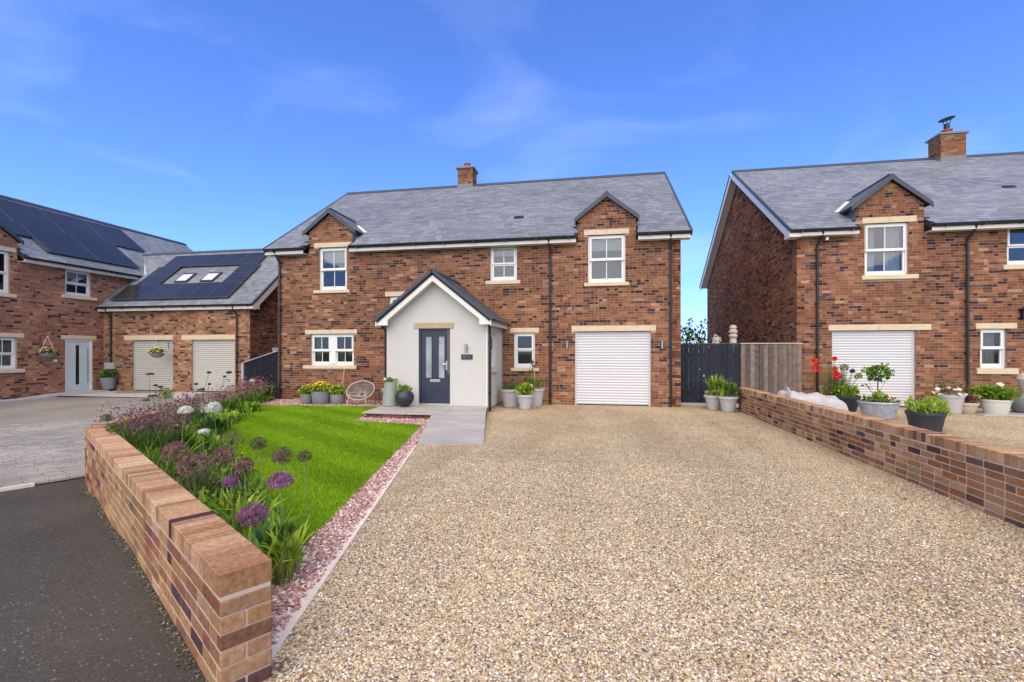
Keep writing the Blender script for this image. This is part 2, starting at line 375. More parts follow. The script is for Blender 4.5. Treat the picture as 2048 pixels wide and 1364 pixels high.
def pieces(name, rest, parent, items, mats, ch=0.0, limit=300):
    """items: (matrix, dx, dy, dz, colour). The ones that show largest become objects of their own,
    sharing mesh data; what lies past the limit is joined as one part."""
    sc = sorted(range(len(items)), key=lambda i: -shows(items[i][0].translation) * (items[i][1] * items[i][3]) ** 0.5)
    single = [i for i in sc[:limit] if shows(items[i][0].translation) > 0]; ss = set(single)
    for i in single:
        M, dx, dy, dz, c = items[i]; me = chbox(dx, dy, dz, ch)
        if not me.materials: me.materials.append(mats[1])
        o = bpy.data.objects.new(name, me); COL.objects.link(o)
        if me.materials[0] != mats[1]: o.material_slots[0].link = 'OBJECT'; o.material_slots[0].material = mats[1]
        W[o.name] = M; o.matrix_basis = M; o.color = (*c, 1); o.parent = parent; o.matrix_parent_inverse = W[parent.name].inverted()
    rest_i = [i for i in range(len(items)) if i not in ss]
    if rest_i:
        n = len(rest_i); Ms = np.array([np.array(items[i][0]) for i in rest_i]); dm = np.array([items[i][1:4] for i in rest_i])
        unit = np.array([(-1, -1, -1), (1, -1, -1), (1, 1, -1), (-1, 1, -1), (-1, -1, 1), (1, -1, 1), (1, 1, 1), (-1, 1, 1)]) * 0.5
        loc = unit[None] * dm[:, None, :]; wv = np.einsum('nij,nkj->nki', Ms[:, :3, :3], loc) + Ms[:, None, :3, 3]
        F = np.array([(0, 3, 2, 1), (4, 5, 6, 7), (0, 1, 5, 4), (1, 2, 6, 5), (2, 3, 7, 6), (3, 0, 4, 7)])
        fs = (F[None] + (np.arange(n) * 8)[:, None, None]).reshape(-1, 4)
        cols = np.repeat(np.array([items[i][4] for i in rest_i]), 6, axis=0)
        o = arrays(rest, wv.reshape(-1, 3), fs, cols, mats[0], parent); o['kind'] = 'stuff'

HOUSE_PAL = [((0.241, 0.104, 0.051), 28), ((0.207, 0.083, 0.045), 20), ((0.281, 0.134, 0.069), 17), ((0.248, 0.120, 0.057), 15), ((0.161, 0.073, 0.045), 12), ((0.368, 0.211, 0.129), 4)]
DARKS = [(0.040, 0.026, 0.026), (0.060, 0.036, 0.034), (0.095, 0.052, 0.042)]
DARKS_SOFT = [(0.10, 0.055, 0.055), (0.14, 0.075, 0.065), (0.07, 0.045, 0.048)]
WALL_PAL = [((0.315, 0.165, 0.082), 26), ((0.36, 0.21, 0.11), 18), ((0.255, 0.105, 0.058), 18), ((0.23, 0.118, 0.068), 16), ((0.40, 0.265, 0.15), 10), ((0.29, 0.125, 0.05), 8)]
def pick(pal, dark, run, darks=None):
    DK = darks or DARKS
    """dark bricks come in short runs, as laid from one pack"""
    if run[0] > 0: run[0] -= 1; base = random.choice(DK)
    elif random.random() < dark:
        run[0] = random.choice((0, 0, 0, 0, 1)); base = random.choice(DK)
    else: base = random.choices([p[0] for p in pal], [p[1] for p in pal])[0]
    k = random.uniform(0.8, 1.2); j = random.uniform(0.95, 1.05)
    return (base[0] * k, base[1] * k * j, base[2] * k * random.uniform(0.92, 1.08))
def courses(fr, span, z0, z1, opens, pal=HOUSE_PAL, dark=0.125, L=0.225, Hc=0.075, proud=0.005, depth=0.03, mix=0.38, darks=None):
    """brick boxes of one face. span(z) gives the list of intervals of the wall at that height"""
    it = []; row = 0; z = z0
    while z + Hc * 0.6 < z1:
        zm = z + Hc / 2; ivs = []
        for a, b in span(zm):
            cuts = sorted((o[0], o[1]) for o in opens if o[2] - 0.01 < zm < o[3] + 0.01 and o[1] > a and o[0] < b)
            cur = a
            for c0, c1 in cuts:
                if c0 > cur: ivs.append((cur, c0))
                cur = max(cur, c1)
            if cur < b: ivs.append((cur, b))
        run = [0]
        for a, b in ivs:
            u = a - (0.0 if row % 2 else L / 2) - random.uniform(0, 0.02)
            while u < b:
                hd_ = random.random() < mix; L_ = L / 2 if hd_ else L
                p, q = max(u, a), min(u + L_ - 0.010, b)
                if b - q < 0.05: q = b
                if q - p > 0.035:
                    pr = proud + random.uniform(-0.0015, 0.0015)
                    c = pick(pal, dark * (1.7 if hd_ else 0.8), run, darks); q_ = round((q - p) / 0.005) * 0.005
                    it.append((fr.mat((p + q) / 2, depth / 2 - pr, zm - 0.005), q_, depth, Hc - 0.010, c))
                u += L_ if q < b else 9
        z += Hc; row += 1
    return it
def backing(mb, fr, u0, u1, z0, z1, opens, thick=0.22):
    us = sorted({u0, u1} | {x for o in opens for x in o[:2] if u0 < x < u1}); zs = sorted({z0, z1} | {x for o in opens for x in o[2:4] if z0 < x < z1})
    for a, b in zip(us, us[1:]):
        st = None
        for c, d in zip(zs, zs[1:]):
            hole = any(o[0] <= a + 1e-6 and o[1] >= b - 1e-6 and o[2] <= c + 1e-6 and o[3] >= d - 1e-6 for o in opens)
            if not hole: mb.box(a, b, 0, thick, c, d, fr=fr)
    return mb
def bev(o, wdt=0.006, seg=2):
    b = o.modifiers.new('bevel', 'BEVEL'); b.width = wdt; b.segments = seg; b.limit_method = 'ANGLE'; return o

# ---------------------------------------------------------------- house parts
def rect_frame(mb, fr, u0, u1, z0, z1, d0, d1, bw, bb=None):
    bb = bb or bw
    mb.box(u0, u0 + bw, d0, d1, z0, z1, fr=fr); mb.box(u1 - bw, u1, d0, d1, z0, z1, fr=fr)
    mb.box(u0 + bw, u1 - bw, d0, d1, z0, z0 + bb, fr=fr); mb.box(u0 + bw, u1 - bw, d0, d1, z1 - bw, z1, fr=fr)
def stone(name, fr, u0, u1, z0, z1, d0, d1, parent, joint=False):
    m = MB()
    if joint:
        um = (u0 + u1) / 2; m.box(u0, um - 0.002, d0, d1, z0, z1, fr=fr); m.box(um + 0.002, u1, d0, d1, z0, z1, fr=fr)
    else: m.box(u0, u1, d0, d1, z0, z1, fr=fr)
    return bev(m.build(name, 'stone', parent), 0.008)
def sash_unit(win, fr, u0, u1, z0, z1, bars=1, blind=0.0, split=0.5, inner='room_dark', curtain=None, open_cill=0.0):
    zm = z0 + (z1 - z0) * split; g = 0.045
    s = MB(); rect_frame(s, fr, u0 + 0.002, u1 - 0.002, zm - 0.02, z1 - 0.002, 0.05, 0.105, g); s.build('sash', 'upvc', win)
    s = MB(); rect_frame(s, fr, u0 + 0.002, u1 - 0.002, z0 + 0.002, zm - 0.022, 0.085, 0.135, g, 0.07); s.build('sash', 'upvc', win)
    if open_cill: MB().box(u0 - 0.02, u1 + 0.02, 0.03, 0.052, zm - 0.05, zm - 0.022, fr=fr).build('horn_rail', 'upvc', win)
    for a, b, dd in ((zm + g - 0.02, z1 - g, 0.08), (z0 + 0.07, zm - 0.022 - g, 0.112)):
        MB().box(u0 + g, u1 - g, dd, dd + 0.004, a, b, fr=fr).build('pane', 'glass', win)
        for k in range(bars):
            uc = u0 + (u1 - u0) * (k + 1) / (bars + 1)
            MB().box(uc - 0.011, uc + 0.011, dd - 0.008, dd - 0.001, a, b, fr=fr).build('glazing_bar', 'upvc', win)
    if blind: MB().box(u0 + 0.03, u1 - 0.03, 0.16, 0.166, z1 - (z1 - z0) * blind, z1 - 0.02, fr=fr).build('roller_blind', 'blind', win)
    if curtain:
        wv = MB(); nseg = 14
        for (a, b) in curtain[1]:
            ua, ub = u0 + (u1 - u0) * a, u0 + (u1 - u0) * b; pts = []
            for i in range(nseg + 1): pts.append((ua + (ub - ua) * i / nseg, 0.24 + 0.018 * math.sin(i * 2.1)))
            for (p, q) in zip(pts, pts[1:]):
                wv.add([fr(p[0], p[1], z0), fr(q[0], q[1], z0), fr(q[0], q[1], z1), fr(p[0], p[1], z1)], [(0, 1, 2, 3)])
        wv.build('curtain', curtain[0], win)
    r = MB(); q = [fr(u0 - 0.3, 0.23, z0 - 0.2), fr(u1 + 0.3, 0.23, z0 - 0.2), fr(u1 + 0.3, 0.23, z1 + 0.2), fr(u0 - 0.3, 0.23, z1 + 0.2),
                   fr(u0 - 0.3, 1.1, z0 - 0.2), fr(u1 + 0.3, 1.1, z0 - 0.2), fr(u1 + 0.3, 1.1, z1 + 0.2), fr(u0 - 0.3, 1.1, z1 + 0.2)]
    r.add(q, [(4, 5, 6, 7), (0, 1, 5, 4), (1, 2, 6, 5), (2, 3, 7, 6), (3, 0, 4, 7)]).build('room_interior', inner, win)
def window(house, fr, u0, u1, z0, z1, sill=None, lintel=None, units=1, bars=1, mull=0.16, joint=False, **k):
    m = MB(); rect_frame(m, fr, u0, u1, z0, z1, 0.07, 0.15, 0.055)
    a, b = u0 + 0.055, u1 - 0.055
    if units == 2: m.box((a + b) / 2 - mull / 2, (a + b) / 2 + mull / 2, 0.05, 0.15, z0 + 0.055, z1 - 0.055, fr=fr)
    win = m.build('window', 'upvc', house)
    rs = [(a, b)] if units == 1 else [(a, (a + b) / 2 - mull / 2), ((a + b) / 2 + mull / 2, b)]
    for p, q in rs: sash_unit(win, fr, p, q, z0 + 0.055, z1 - 0.055, bars, **k)
    if sill: stone('sill', fr, *sill, -0.06, 0.068, win)
    if lintel: stone('lintel', fr, *lintel, -0.012, 0.14, win, joint)
    return win
def shutter(house, fr, u0, u1, z0, z1, mat, lintel, joint=True, d=0.09):
    m = MB(); m.box(u0, u0 + 0.05, d - 0.02, d + 0.06, z0, z1, fr=fr); m.box(u1 - 0.05, u1, d - 0.02, d + 0.06, z0, z1, fr=fr)
    m.box(u0 + 0.05, u1 - 0.05, d + 0.05, d + 0.06, z0, z1, fr=fr)
    door = m.build('garage_door', mat, house)
    n = int(round((z1 - z0 - 0.03) / 0.077)); h = (z1 - z0 - 0.03) / n; prof = []
    for i in range(7):
        f = i / 6; prof.append((-0.014 * math.sin(math.pi * min(1, f * 1.15)) if f < 0.87 else 0.004, h * f))
    sm = MB(); L = u1 - u0 - 0.1; pts = [(x, y, z) for x in (-L / 2, L / 2) for (y, z) in prof]
    sm.add(pts, [(i, 7 + i, 8 + i, i + 1) for i in range(6)]); me = sm.mesh('slat'); me.materials.append(MATS[mat])
    me.polygons.foreach_set('use_smooth', [True] * len(me.polygons))
    for i in range(n):
        o = bpy.data.objects.new('slat', me); COL.objects.link(o); M = fr.mat((u0 + u1) / 2, d, z0 + 0.03 + i * h); W[o.name] = M
        o.matrix_basis = M; o.parent = door; o.matrix_parent_inverse = W[door.name].inverted()
    MB().box(u0 + 0.05, u1 - 0.05, d - 0.02, d + 0.04, z0 + 0.004, z0 + 0.03, fr=fr).build('bottom_seal', 'black_plastic', door)
    stone('lintel', fr, *lintel, -0.012, 0.14, door, joint)
    return door
def downpipe(house, fr, u, z0, z1, off=0.07, r=0.034, swan=0.2):
    m = MB(); pts = [fr(u, -off, z0), fr(u, -off, z1 - 0.42), fr(u, -off, z1 - 0.34), fr(u - swan * 0.15, -off - 0.16, z1 - 0.12), fr(u - swan * 0.15, -off - 0.2, z1)]
    m.tube(pts, r, 10)
    for zz in (0.25, 1.5, 2.9):
        if z0 + zz < z1 - 0.5: m.tube([fr(u, -off, z0 + zz), fr(u, -off, z0 + zz + 0.06)], r * 1.25, 10); m.box(u - 0.05, u + 0.05, -off + 0.01, -0.002, z0 + zz + 0.01, z0 + zz + 0.045, fr=fr)
    return m.build('downpipe', 'black_plastic', house, True)
def wall_light(house, fr, u, z):
    m = MB(); m.box(u - 0.035, u + 0.035, -0.02, -0.002, z - 0.06, z + 0.06, fr=fr)
    p = fr(u, -0.065, z - 0.11); m.tube([p, fr(u, -0.065, z + 0.11)], 0.032, 14); m.tube([fr(u, -0.06, z), fr(u, -0.01, z)], 0.012, 8)
    return m.build('wall_light', 'steel', house, True)

rnd_ = random.uniform
class Roof:
    """a pitched plane: along axis a (u), rising inward from the eave; frame fr gives u / inward / z"""
    def __init__(s, fr, d0, z0, slope): s.fr = fr; s.d0 = d0; s.z0 = z0; s.k = slope; s.a = math.atan(slope)
    def p(s, u, l, h=0.0):
        """l metres up the slope, h metres off the plane"""
        return s.fr(u, s.d0 + l * math.cos(s.a) - h * math.sin(s.a), s.z0 + l * math.sin(s.a) + h * math.cos(s.a))
    def M(s, u, l, h, tilt=0.0):
        a = s.a - tilt; up = s.fr.I * math.cos(a) + Vector((0, 0, math.sin(a))); n = s.fr.U.cross(up); q = s.p(u, l, h)
        return Matrix(((s.fr.U.x, up.x, n.x, q[0]), (s.fr.U.y, up.y, n.y, q[1]), (s.fr.U.z, up.z, n.z, q[2]), (0, 0, 0, 1)))
    def slab(s, mb, u0, u1, l0, l1, h0, h1):
        P = [s.p(u, l, h) for h in (h0, h1) for (u, l) in ((u0, l0), (u1, l0), (u1, l1), (u0, l1))]
        return mb.add(P, [(0, 3, 2, 1), (4, 5, 6, 7), (0, 1, 5, 4), (1, 2, 6, 5), (2, 3, 7, 6), (3, 0, 4, 7)])
SLATE_C = [(0.179, 0.194, 0.211), (0.164, 0.178, 0.198), (0.192, 0.207, 0.224), (0.154, 0.168, 0.191), (0.201, 0.217, 0.228)]
def slating(roof, u0, u1, l1, skip=None, gauge=0.165, wd=0.27, gain=1.0):
    it = []; n = int(l1 / gauge); g = l1 / n
    for r in range(n):
        u = u0 - rnd_(0, wd)
        while u < u1:
            wq = random.choice((0.20, 0.24, 0.28, 0.32)); a, b = max(u, u0), min(u + wq, u1)
            if b - a > 0.04:
                lc = (r + 0.5) * g; uc = (a + b) / 2
                if not (skip and skip(uc, lc)):
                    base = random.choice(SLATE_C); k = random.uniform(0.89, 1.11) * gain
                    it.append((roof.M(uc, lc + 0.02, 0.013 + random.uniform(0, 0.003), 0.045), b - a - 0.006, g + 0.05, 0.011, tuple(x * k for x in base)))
            u += wq
    # matrix axes are (u, up slope, normal): dims (du, dl, thickness)
    return it
def gutter(house, fr, u0, u1, d, z, fascia_h=0.15, brackets=True, fd=None):
    MB().box(u0, u1, d + 0.07, d + 0.095, z - fascia_h - 0.02, z - 0.02, fr=fr).build('fascia', 'fascia_white', house)
    MB().box(u0, u1, d + 0.096, -0.003, z - fascia_h - 0.012, z - fascia_h + 0.002, fr=fr).build('soffit', 'fascia_white', house)
    m = MB(); n = 9; prof = [(0.056 * math.cos(math.pi * (1 + i / (n - 1))), 0.056 * math.sin(math.pi * (1 + i / (n - 1)))) for i in range(n)]
    prof += [(x * 0.9, y * 0.9 + 0.001) for x, y in prof[::-1]]
    m.prism(prof, u0, u1, lambda q, u: fr(u, d + 0.012 + q[0], z - 0.012 + q[1]))
    m.box(u0, u1, d - 0.05, d + 0.075, z - 0.016, z - 0.010, fr=fr)
    gt = m.build('gutter', 'black_plastic', house)
    if brackets:
        b = MB(); k = int((u1 - u0) / 0.8)
        for i in range(k):
            uu = u0 + 0.3 + i * (u1 - u0 - 0.5) / max(1, k - 1); b.box(uu - 0.02, uu + 0.02, d - 0.046, d + 0.072, z - 0.085, z - 0.05, fr=fr)
        b.build('bracket', 'black_plastic', gt)
def dormer(house, fr, roof, uc, half, bh, z_eave, z_apex, wall_items, z0, depth_to, right_lead=1, cheek_z=None):
    """small gable rising through the eave: prism wall, cheeks, slated roof, dark barge boards"""
    s = (z_apex - z_eave) / bh; zb = z_apex - 0.10            # underside apex of the brick
    hz = lambda z: min(half, (zb - z) / s)
    zsh = zb - half * s; oz = max([o[3] for o in wall_items or []] + [zsh])
    m = backing(MB(), fr, uc - half, uc + half, z0, zsh, wall_items or [], 0.2)
    m.prism([(uc - half, zsh), (uc + half, zsh), (uc, zb)], 0, 0.2, lambda q, d: fr(q[0], d, q[1]))
    # cheeks
    for sg in (-1, 1):
        dw = MB()
        a, b = sorted((uc + sg * half, uc + sg * (half - 0.05)))
        ztop = zb - half * s + 0.03
        d1 = roof.d0 + (ztop - roof.z0) / roof.k + 0.15
        dw.prism([(-0.02, z0 - 0.02), (-0.02 + 0.22, z0 - 0.02), (d1, ztop), (-0.02, ztop)], a - 0.004, b + 0.004, lambda q, u: fr(u, q[0] + 0.03, q[1]))
        dw.build('dormer_cheek', 'lead', house)
    back = roof.d0 + (z_apex - roof.z0) / roof.k + 0.25
    L = bh / math.cos(math.atan(s)) + 0.02; al = math.atan(s)
    rf = MB()
    for sg in (-1, 1):
        P = []
        for dd in (-0.10, back):
            for (x, z) in ((0, 0), (bh + 0.01, -(bh + 0.01) * s)):
                for hh in (-0.045, 0.0): P.append(fr(uc + sg * x, dd, z_apex + z + hh))
        rf.add(P, [(0, 1, 3, 2), (4, 6, 7, 5), (0, 4, 5, 1), (2, 3, 7, 6), (0, 2, 6, 4), (1, 5, 7, 3)])
    rfo = rf.build('dormer_roof', 'roof_deck', house)
    for sg in (-1, 1):
        fr2 = Frame(fr(uc + sg * bh, 0, 0), fr.I * (1 if sg > 0 else -1), fr.U * sg)
        it = []
        rr = Roof(fr2, 0.0, z_apex - bh * s, s)
        ua, ub = ((-0.1, back) if sg > 0 else (-back, 0.1))
        it = slating(rr, ua, ub, L, gain=0.9)
        pieces('slate', 'slating', rfo, it, SLATE, limit=14)
    bb = MB()
    for sg in (-1, 1):
        P = []
        for dd in (-0.135, -0.102):
            for (x, z) in ((0, 0.03), (bh + 0.03, 0.03 - (bh + 0.03) * s), (bh + 0.03, -0.10 - (bh + 0.03) * s), (0, -0.12)): P.append(fr(uc + sg * x, dd, z_apex + z))
        bb.add(P, [(0, 1, 2, 3), (7, 6, 5, 4), (0, 4, 5, 1), (1, 5, 6, 2), (2, 6, 7, 3)])
        P = [fr(uc + sg * x, dd, z_apex + z) for dd in (-0.14, back - 0.2) for (x, z) in ((0, 0.035), (0.10, 0.035 - 0.1 * s), (0.10, 0.015 - 0.1 * s), (0, 0.015))]
        bb.add(P, [(0, 1, 2, 3), (7, 6, 5, 4), (0, 4, 5, 1), (1, 5, 6, 2)])
    bb.build('barge_board', 'dark_trim', house)
    if right_lead:
        # pale lead flashing where the dormer slope meets the main roof
        fl = MB(); e = right_lead
        for sg in ((1, -1) if e == 2 else (e,)):
            x0 = bh + 0.0; zlow = z_apex - bh * s; dl = roof.d0 + (zlow - roof.z0) / roof.k; dh = roof.d0 + (z_apex - roof.z0) / roof.k
            a = Vector(fr(uc + sg * (x0 + 0.03), dl - 0.02, zlow + 0.045)); b = Vector(fr(uc + sg * 0.3, dh - 0.42, z_apex - 0.28 + 0.045))
            off = fr.U * (0.11 * sg)
            fl.add([a, a + off, b + off, b, *(q + Vector((0, 0, 0.012)) for q in (a, a + off, b + off, b))], [(0, 1, 2, 3), (4, 7, 6, 5), (0, 4, 5, 1), (1, 5, 6, 2), (2, 6, 7, 3), (3, 7, 4, 0)])
        fl.build('lead_valley', 'lead_pale', house)
    return m, hz
def chimney(house, fr, u0, u1, d0, d1, zb, zt, pot_r=0.12, pot_h=0.3, cowl=False):
    st = MB().box(u0, u1, d0, d1, zb, zt, fr=fr).build('chimney', 'mortar', house)
    it = courses(Frame(fr(0, d0, 0), fr.U, -fr.I), lambda z: [(u0 - 0.004, u1 + 0.004)], zb + 0.33, zt, [], HOUSE_PAL, 0.03)
    it += courses(Frame(fr(u1, d0, 0), fr.I, fr.U), lambda z: [(0, d1 - d0)], zb + 0.33, zt, [], HOUSE_PAL, 0.02)
    it += courses(Frame(fr(u0, d1, 0), -fr.I, -fr.U), lambda z: [(0, d1 - d0)], zb + 0.33, zt, [], HOUSE_PAL, 0.04)
    pieces('brick', 'brickwork', st, it, BRICK, limit=60)
    MB().box(u0 - 0.07, u1 + 0.07, d0 - 0.07, d1 + 0.07, zt, zt + 0.07, fr=fr).build('cap', 'lead', st)
    uc, dc = (u0 + u1) / 2, (d0 + d1) / 2; m = MB()
    c = fr(uc, dc, zt + 0.07); m.lathe([(pot_r * 1.15, 0), (pot_r, 0.06), (pot_r * 0.95, pot_h - 0.05), (pot_r * 1.15, pot_h - 0.04), (pot_r * 1.15, pot_h), (pot_r * 0.8, pot_h), (pot_r * 0.8, pot_h - 0.1)], c, 18)
    m.build('chimney_pot', 'terracotta', st, True)
    fl = MB(); fl.box(u0 - 0.012, u1 + 0.012, d0 - 0.014, d1, zb, zb + 0.32, fr=fr); fl.build('lead_flashing', 'lead', st)
    if cowl:
        m = MB(); c2 = fr(uc, dc, zt + 0.07 + pot_h); m.lathe([(0.09, 0), (0.09, 0.22), (0.085, 0.23)], c2, 16)
        for k in range(3):
            a = k * 2.1; m.tube([(c2[0] + 0.08 * math.cos(a), c2[1] + 0.08 * math.sin(a), c2[2] + 0.2), (c2[0] + 0.13 * math.cos(a), c2[1] + 0.13 * math.sin(a), c2[2] + 0.4)], 0.012, 6)
        Mx = Matrix.Translation((c2[0], c2[1], c2[2] + 0.40)) @ Matrix.Rotation(R(-9), 4, 'Y')
        k0 = len(m.v); m.lathe([(0.24, 0), (0.25, 0.015), (0.02, 0.06), (0.0, 0.06)], (0, 0, 0), 20); m.v[k0:] = [tuple(Mx @ Vector(q)) for q in m.v[k0:]]
        m.build('flue_cowl', 'black_plastic', st, True)
    return st

# ---------------------------------------------------------------- ground
def hz(x, y):
    """the road falls gently to the left, the drives stay level"""
    P = [(-1.6, 1.8, 0), (-3.2, 2.8, 0), (-5, 4, -0.10), (-6.7, 5.1, -0.20), (-19.9, 12.4, -0.12), (-19.9, 14.5, -0.03), (-18, 15.8, 0), (-13, 15.8, 0), (-9.4, 9.5, -0.08),
         (-12, 8, -0.16), (-12, 13.5, 0), (-8, 6, -0.2), (-10, 3, -0.22), (0, 0, 0), (0, -5, 0), (-8, -4, -0.15), (-15, 0, -0.25), (-4, 0, -0.06), (-20, 6, -0.2)]
    s = ws = 0
    for a, b, c in P:
        q = 1 / ((x - a) ** 2 + (y - b) ** 2 + 0.05) ** 1.5; s += q * c; ws += q
    return s / ws
def sheet(name, poly, z, mat, step=None, h=None, thick=0.0):
    m = MB(); n = len(poly)
    if h:
        xs = np.arange(min(p[0] for p in poly), max(p[0] for p in poly) + step, step); ys = np.arange(min(p[1] for p in poly), max(p[1] for p in poly) + step, step)
        vv = [(x, y, h(x, y) + z) for y in ys for x in xs]; nx = len(xs)
        m.add(vv, [(j * nx + i, j * nx + i + 1, (j + 1) * nx + i + 1, (j + 1) * nx + i) for j in range(len(ys) - 1) for i in range(nx - 1)])
    else:
        from mathutils.geometry import tessellate_polygon
        tri = tessellate_polygon([[Vector((p[0], p[1], 0)) for p in poly]]); fs = []
        for t_ in tri:
            a, b, c_ = (poly[i] for i in t_); ar = (b[0] - a[0]) * (c_[1] - a[1]) - (c_[0] - a[0]) * (b[1] - a[1])
            if abs(ar) > 1e-9: fs.append(tuple(t_) if ar > 0 else tuple(t_)[::-1])
        m.add([(p[0], p[1], z) for p in poly], fs)
    o = m.build(name, mat, None, bool(h)); o['kind'] = 'structure'; return o
def inside(poly, x, y):
    r = np.zeros(np.shape(x), bool); n = len(poly)
    for i in range(n):
        x0, y0 = poly[i]; x1, y1 = poly[(i + 1) % n]
        c = ((y0 > y) != (y1 > y)) & (x < (x1 - x0) * (y - y0) / ((y1 - y0) or 1e-9) + x0); r ^= c
    return r
sheet('ground', [(-900, -900), (900, -900), (900, 900), (-900, 900)], -0.42, 'brick_terrain')
sheet('road', [(-30, -6), (0.6, -6), (0.6, 6.2), (-30, 6.2)], -0.004, 'asphalt_dark', 0.3, hz)

# block paving beyond the road, laid in rows along the road edge
E1 = Vector((0.425, 0.905, 0)).normalized(); E2 = Vector((-E1.y, E1.x, 0)); O1 = Vector((-6.97, 5.31, 0))
def pav_pt(a, b): p = O1 + E1 * a + E2 * b; return p.x, p.y
paving = MB(); ga, gb = 40, 40
vv = []
for j in range(gb + 1):
    for i in range(ga + 1):
        x, y = pav_pt(-6.5 + i * 0.25, j * 0.18); vv.append((x, y, hz(x, y) + 0.012))
paving.add(vv, [(j * (ga + 1) + i, j * (ga + 1) + i + 1, (j + 1) * (ga + 1) + i + 1, (j + 1) * (ga + 1) + i) for j in range(gb) for i in range(ga)])
pav = kind(paving.build('block_paving', 'asphalt_grey', None, True), 'structure')
it = []
for r in range(70):
    b0 = 0.03 + r * 0.1; off = random.uniform(0, 0.2)
    for k in range(-33, 18):
        a0 = k * 0.205 + off; x, y = pav_pt(a0 + 0.1, b0 + 0.05)
        if y > 9.1 + 0.43 * (x + 12.0) or a0 > 3.2 or a0 < -6.4: continue
        base = random.choice([(0.285, 0.274, 0.239), (0.314, 0.298, 0.256), (0.257, 0.246, 0.218), (0.332, 0.312, 0.265)]); kk = random.uniform(0.92, 1.06)
        z = hz(x, y) + 0.018 + random.uniform(0, 0.002); gx = (hz(x + E1.x * 0.1, y + E1.y * 0.1) - hz(x - E1.x * 0.1, y - E1.y * 0.1)) / 0.2
        u = Vector((E1.x, E1.y, gx)).normalized(); v = E2; nrm = u.cross(v)
        M = Matrix(((u.x, v.x, nrm.x, x), (u.y, v.y, nrm.y, y), (u.z, v.z, nrm.z, z), (0, 0, 0, 1)))
        it.append((M, 0.196, 0.093, 0.03, tuple(c * kk for c in base)))
pieces('sett', 'setts', pav, it, SETT, 0.004)
# pale flush edging between road and paving
ed = MB()
for i in range(24):
    p = [pav_pt(-6.5 + (i + s_) * 0.25, t_) for s_ in (0.0, 1.0) for t_ in (-0.03, 0.022)]
    q = [(x, y, hz(x, y) + 0.036) for x, y in p]; q2 = [(x, y, z - 0.06) for x, y, z in q]
    ed.add([q[0], q[2], q[3], q[1], q2[0], q2[2], q2[3], q2[1]], [(0, 1, 2, 3), (0, 4, 5, 1), (2, 6, 7, 3)])
kind(ed.build('road_edging', 'kerb_stone'), 'structure')
# neighbour's grey tarmac court
sheet('tarmac_court', [(-26, 5.0), (-7.0, 5.0), (-7.0, 17.2), (-26, 17.2)], -0.012, 'asphalt_grey', 0.35, hz)

KERB = [(-0.68, -1.5), (-1.588, 2.057), (-2.90, 7.21)]
DRIVE = [(-0.75, -1.2), (3.7, -1.2), (3.7, 14.3), (-2.80, 14.3), (-2.80, 11.8), (-2.44, 10.15), (-1.86, 7.5), (-2.95, 7.3), (-1.60, 2.04)]
LAWN = [(-9.62, 11.84), (-5.92, 12.12), (-5.30, 9.55), (-3.58, 9.20), (-2.22, 3.20), (-3.1, 4.0), (-6.39, 6.92)]
BED = [(-2.04, 2.335), (-6.5, 5.25), (-8.3, 8.6), (-11.9, 13.8), (-10.35, 13.75), (-9.60, 11.88), (-6.37, 6.94), (-3.1, 4.0), (-2.2, 3.2)]
PINKP = [(-1.50, 1.985), (-2.05, 2.34), (-2.24, 3.2), (-3.60, 9.2), (-5.34, 9.5), (-5.96, 12.08), (-9.66, 11.80), (-10.35, 13.72), (-5.55, 13.72), (-5.55, 11.8), (-5.40, 10.15), (-3.7, 10.15), (-2.95, 7.33), (-1.62, 2.05)]
drv = sheet('driveway', DRIVE, 0.004, 'resin_gravel')
sheet('gravel_forecourt', [(3.8, -1), (17, -1), (17, 14.9), (3.8, 14.9)], 0.004, 'resin_gravel')
sheet('side_passage', [(2.2, 14.2), (5.8, 14.2), (5.8, 30), (2.2, 30)], 0.001, 'flag_grey')
sheet('flower_bed', BED, 0.010, 'soil')
sheet('pink_gravel_border', PINKP, 0.012, 'pink_gravel')
lawn_o = sheet('lawn', LAWN, 0.020, 'lawn')
sheet('back_ground', [(-30, 13.6), (2.4, 13.6), (2.4, 40), (-30, 40)], -0.02, 'flag_grey')

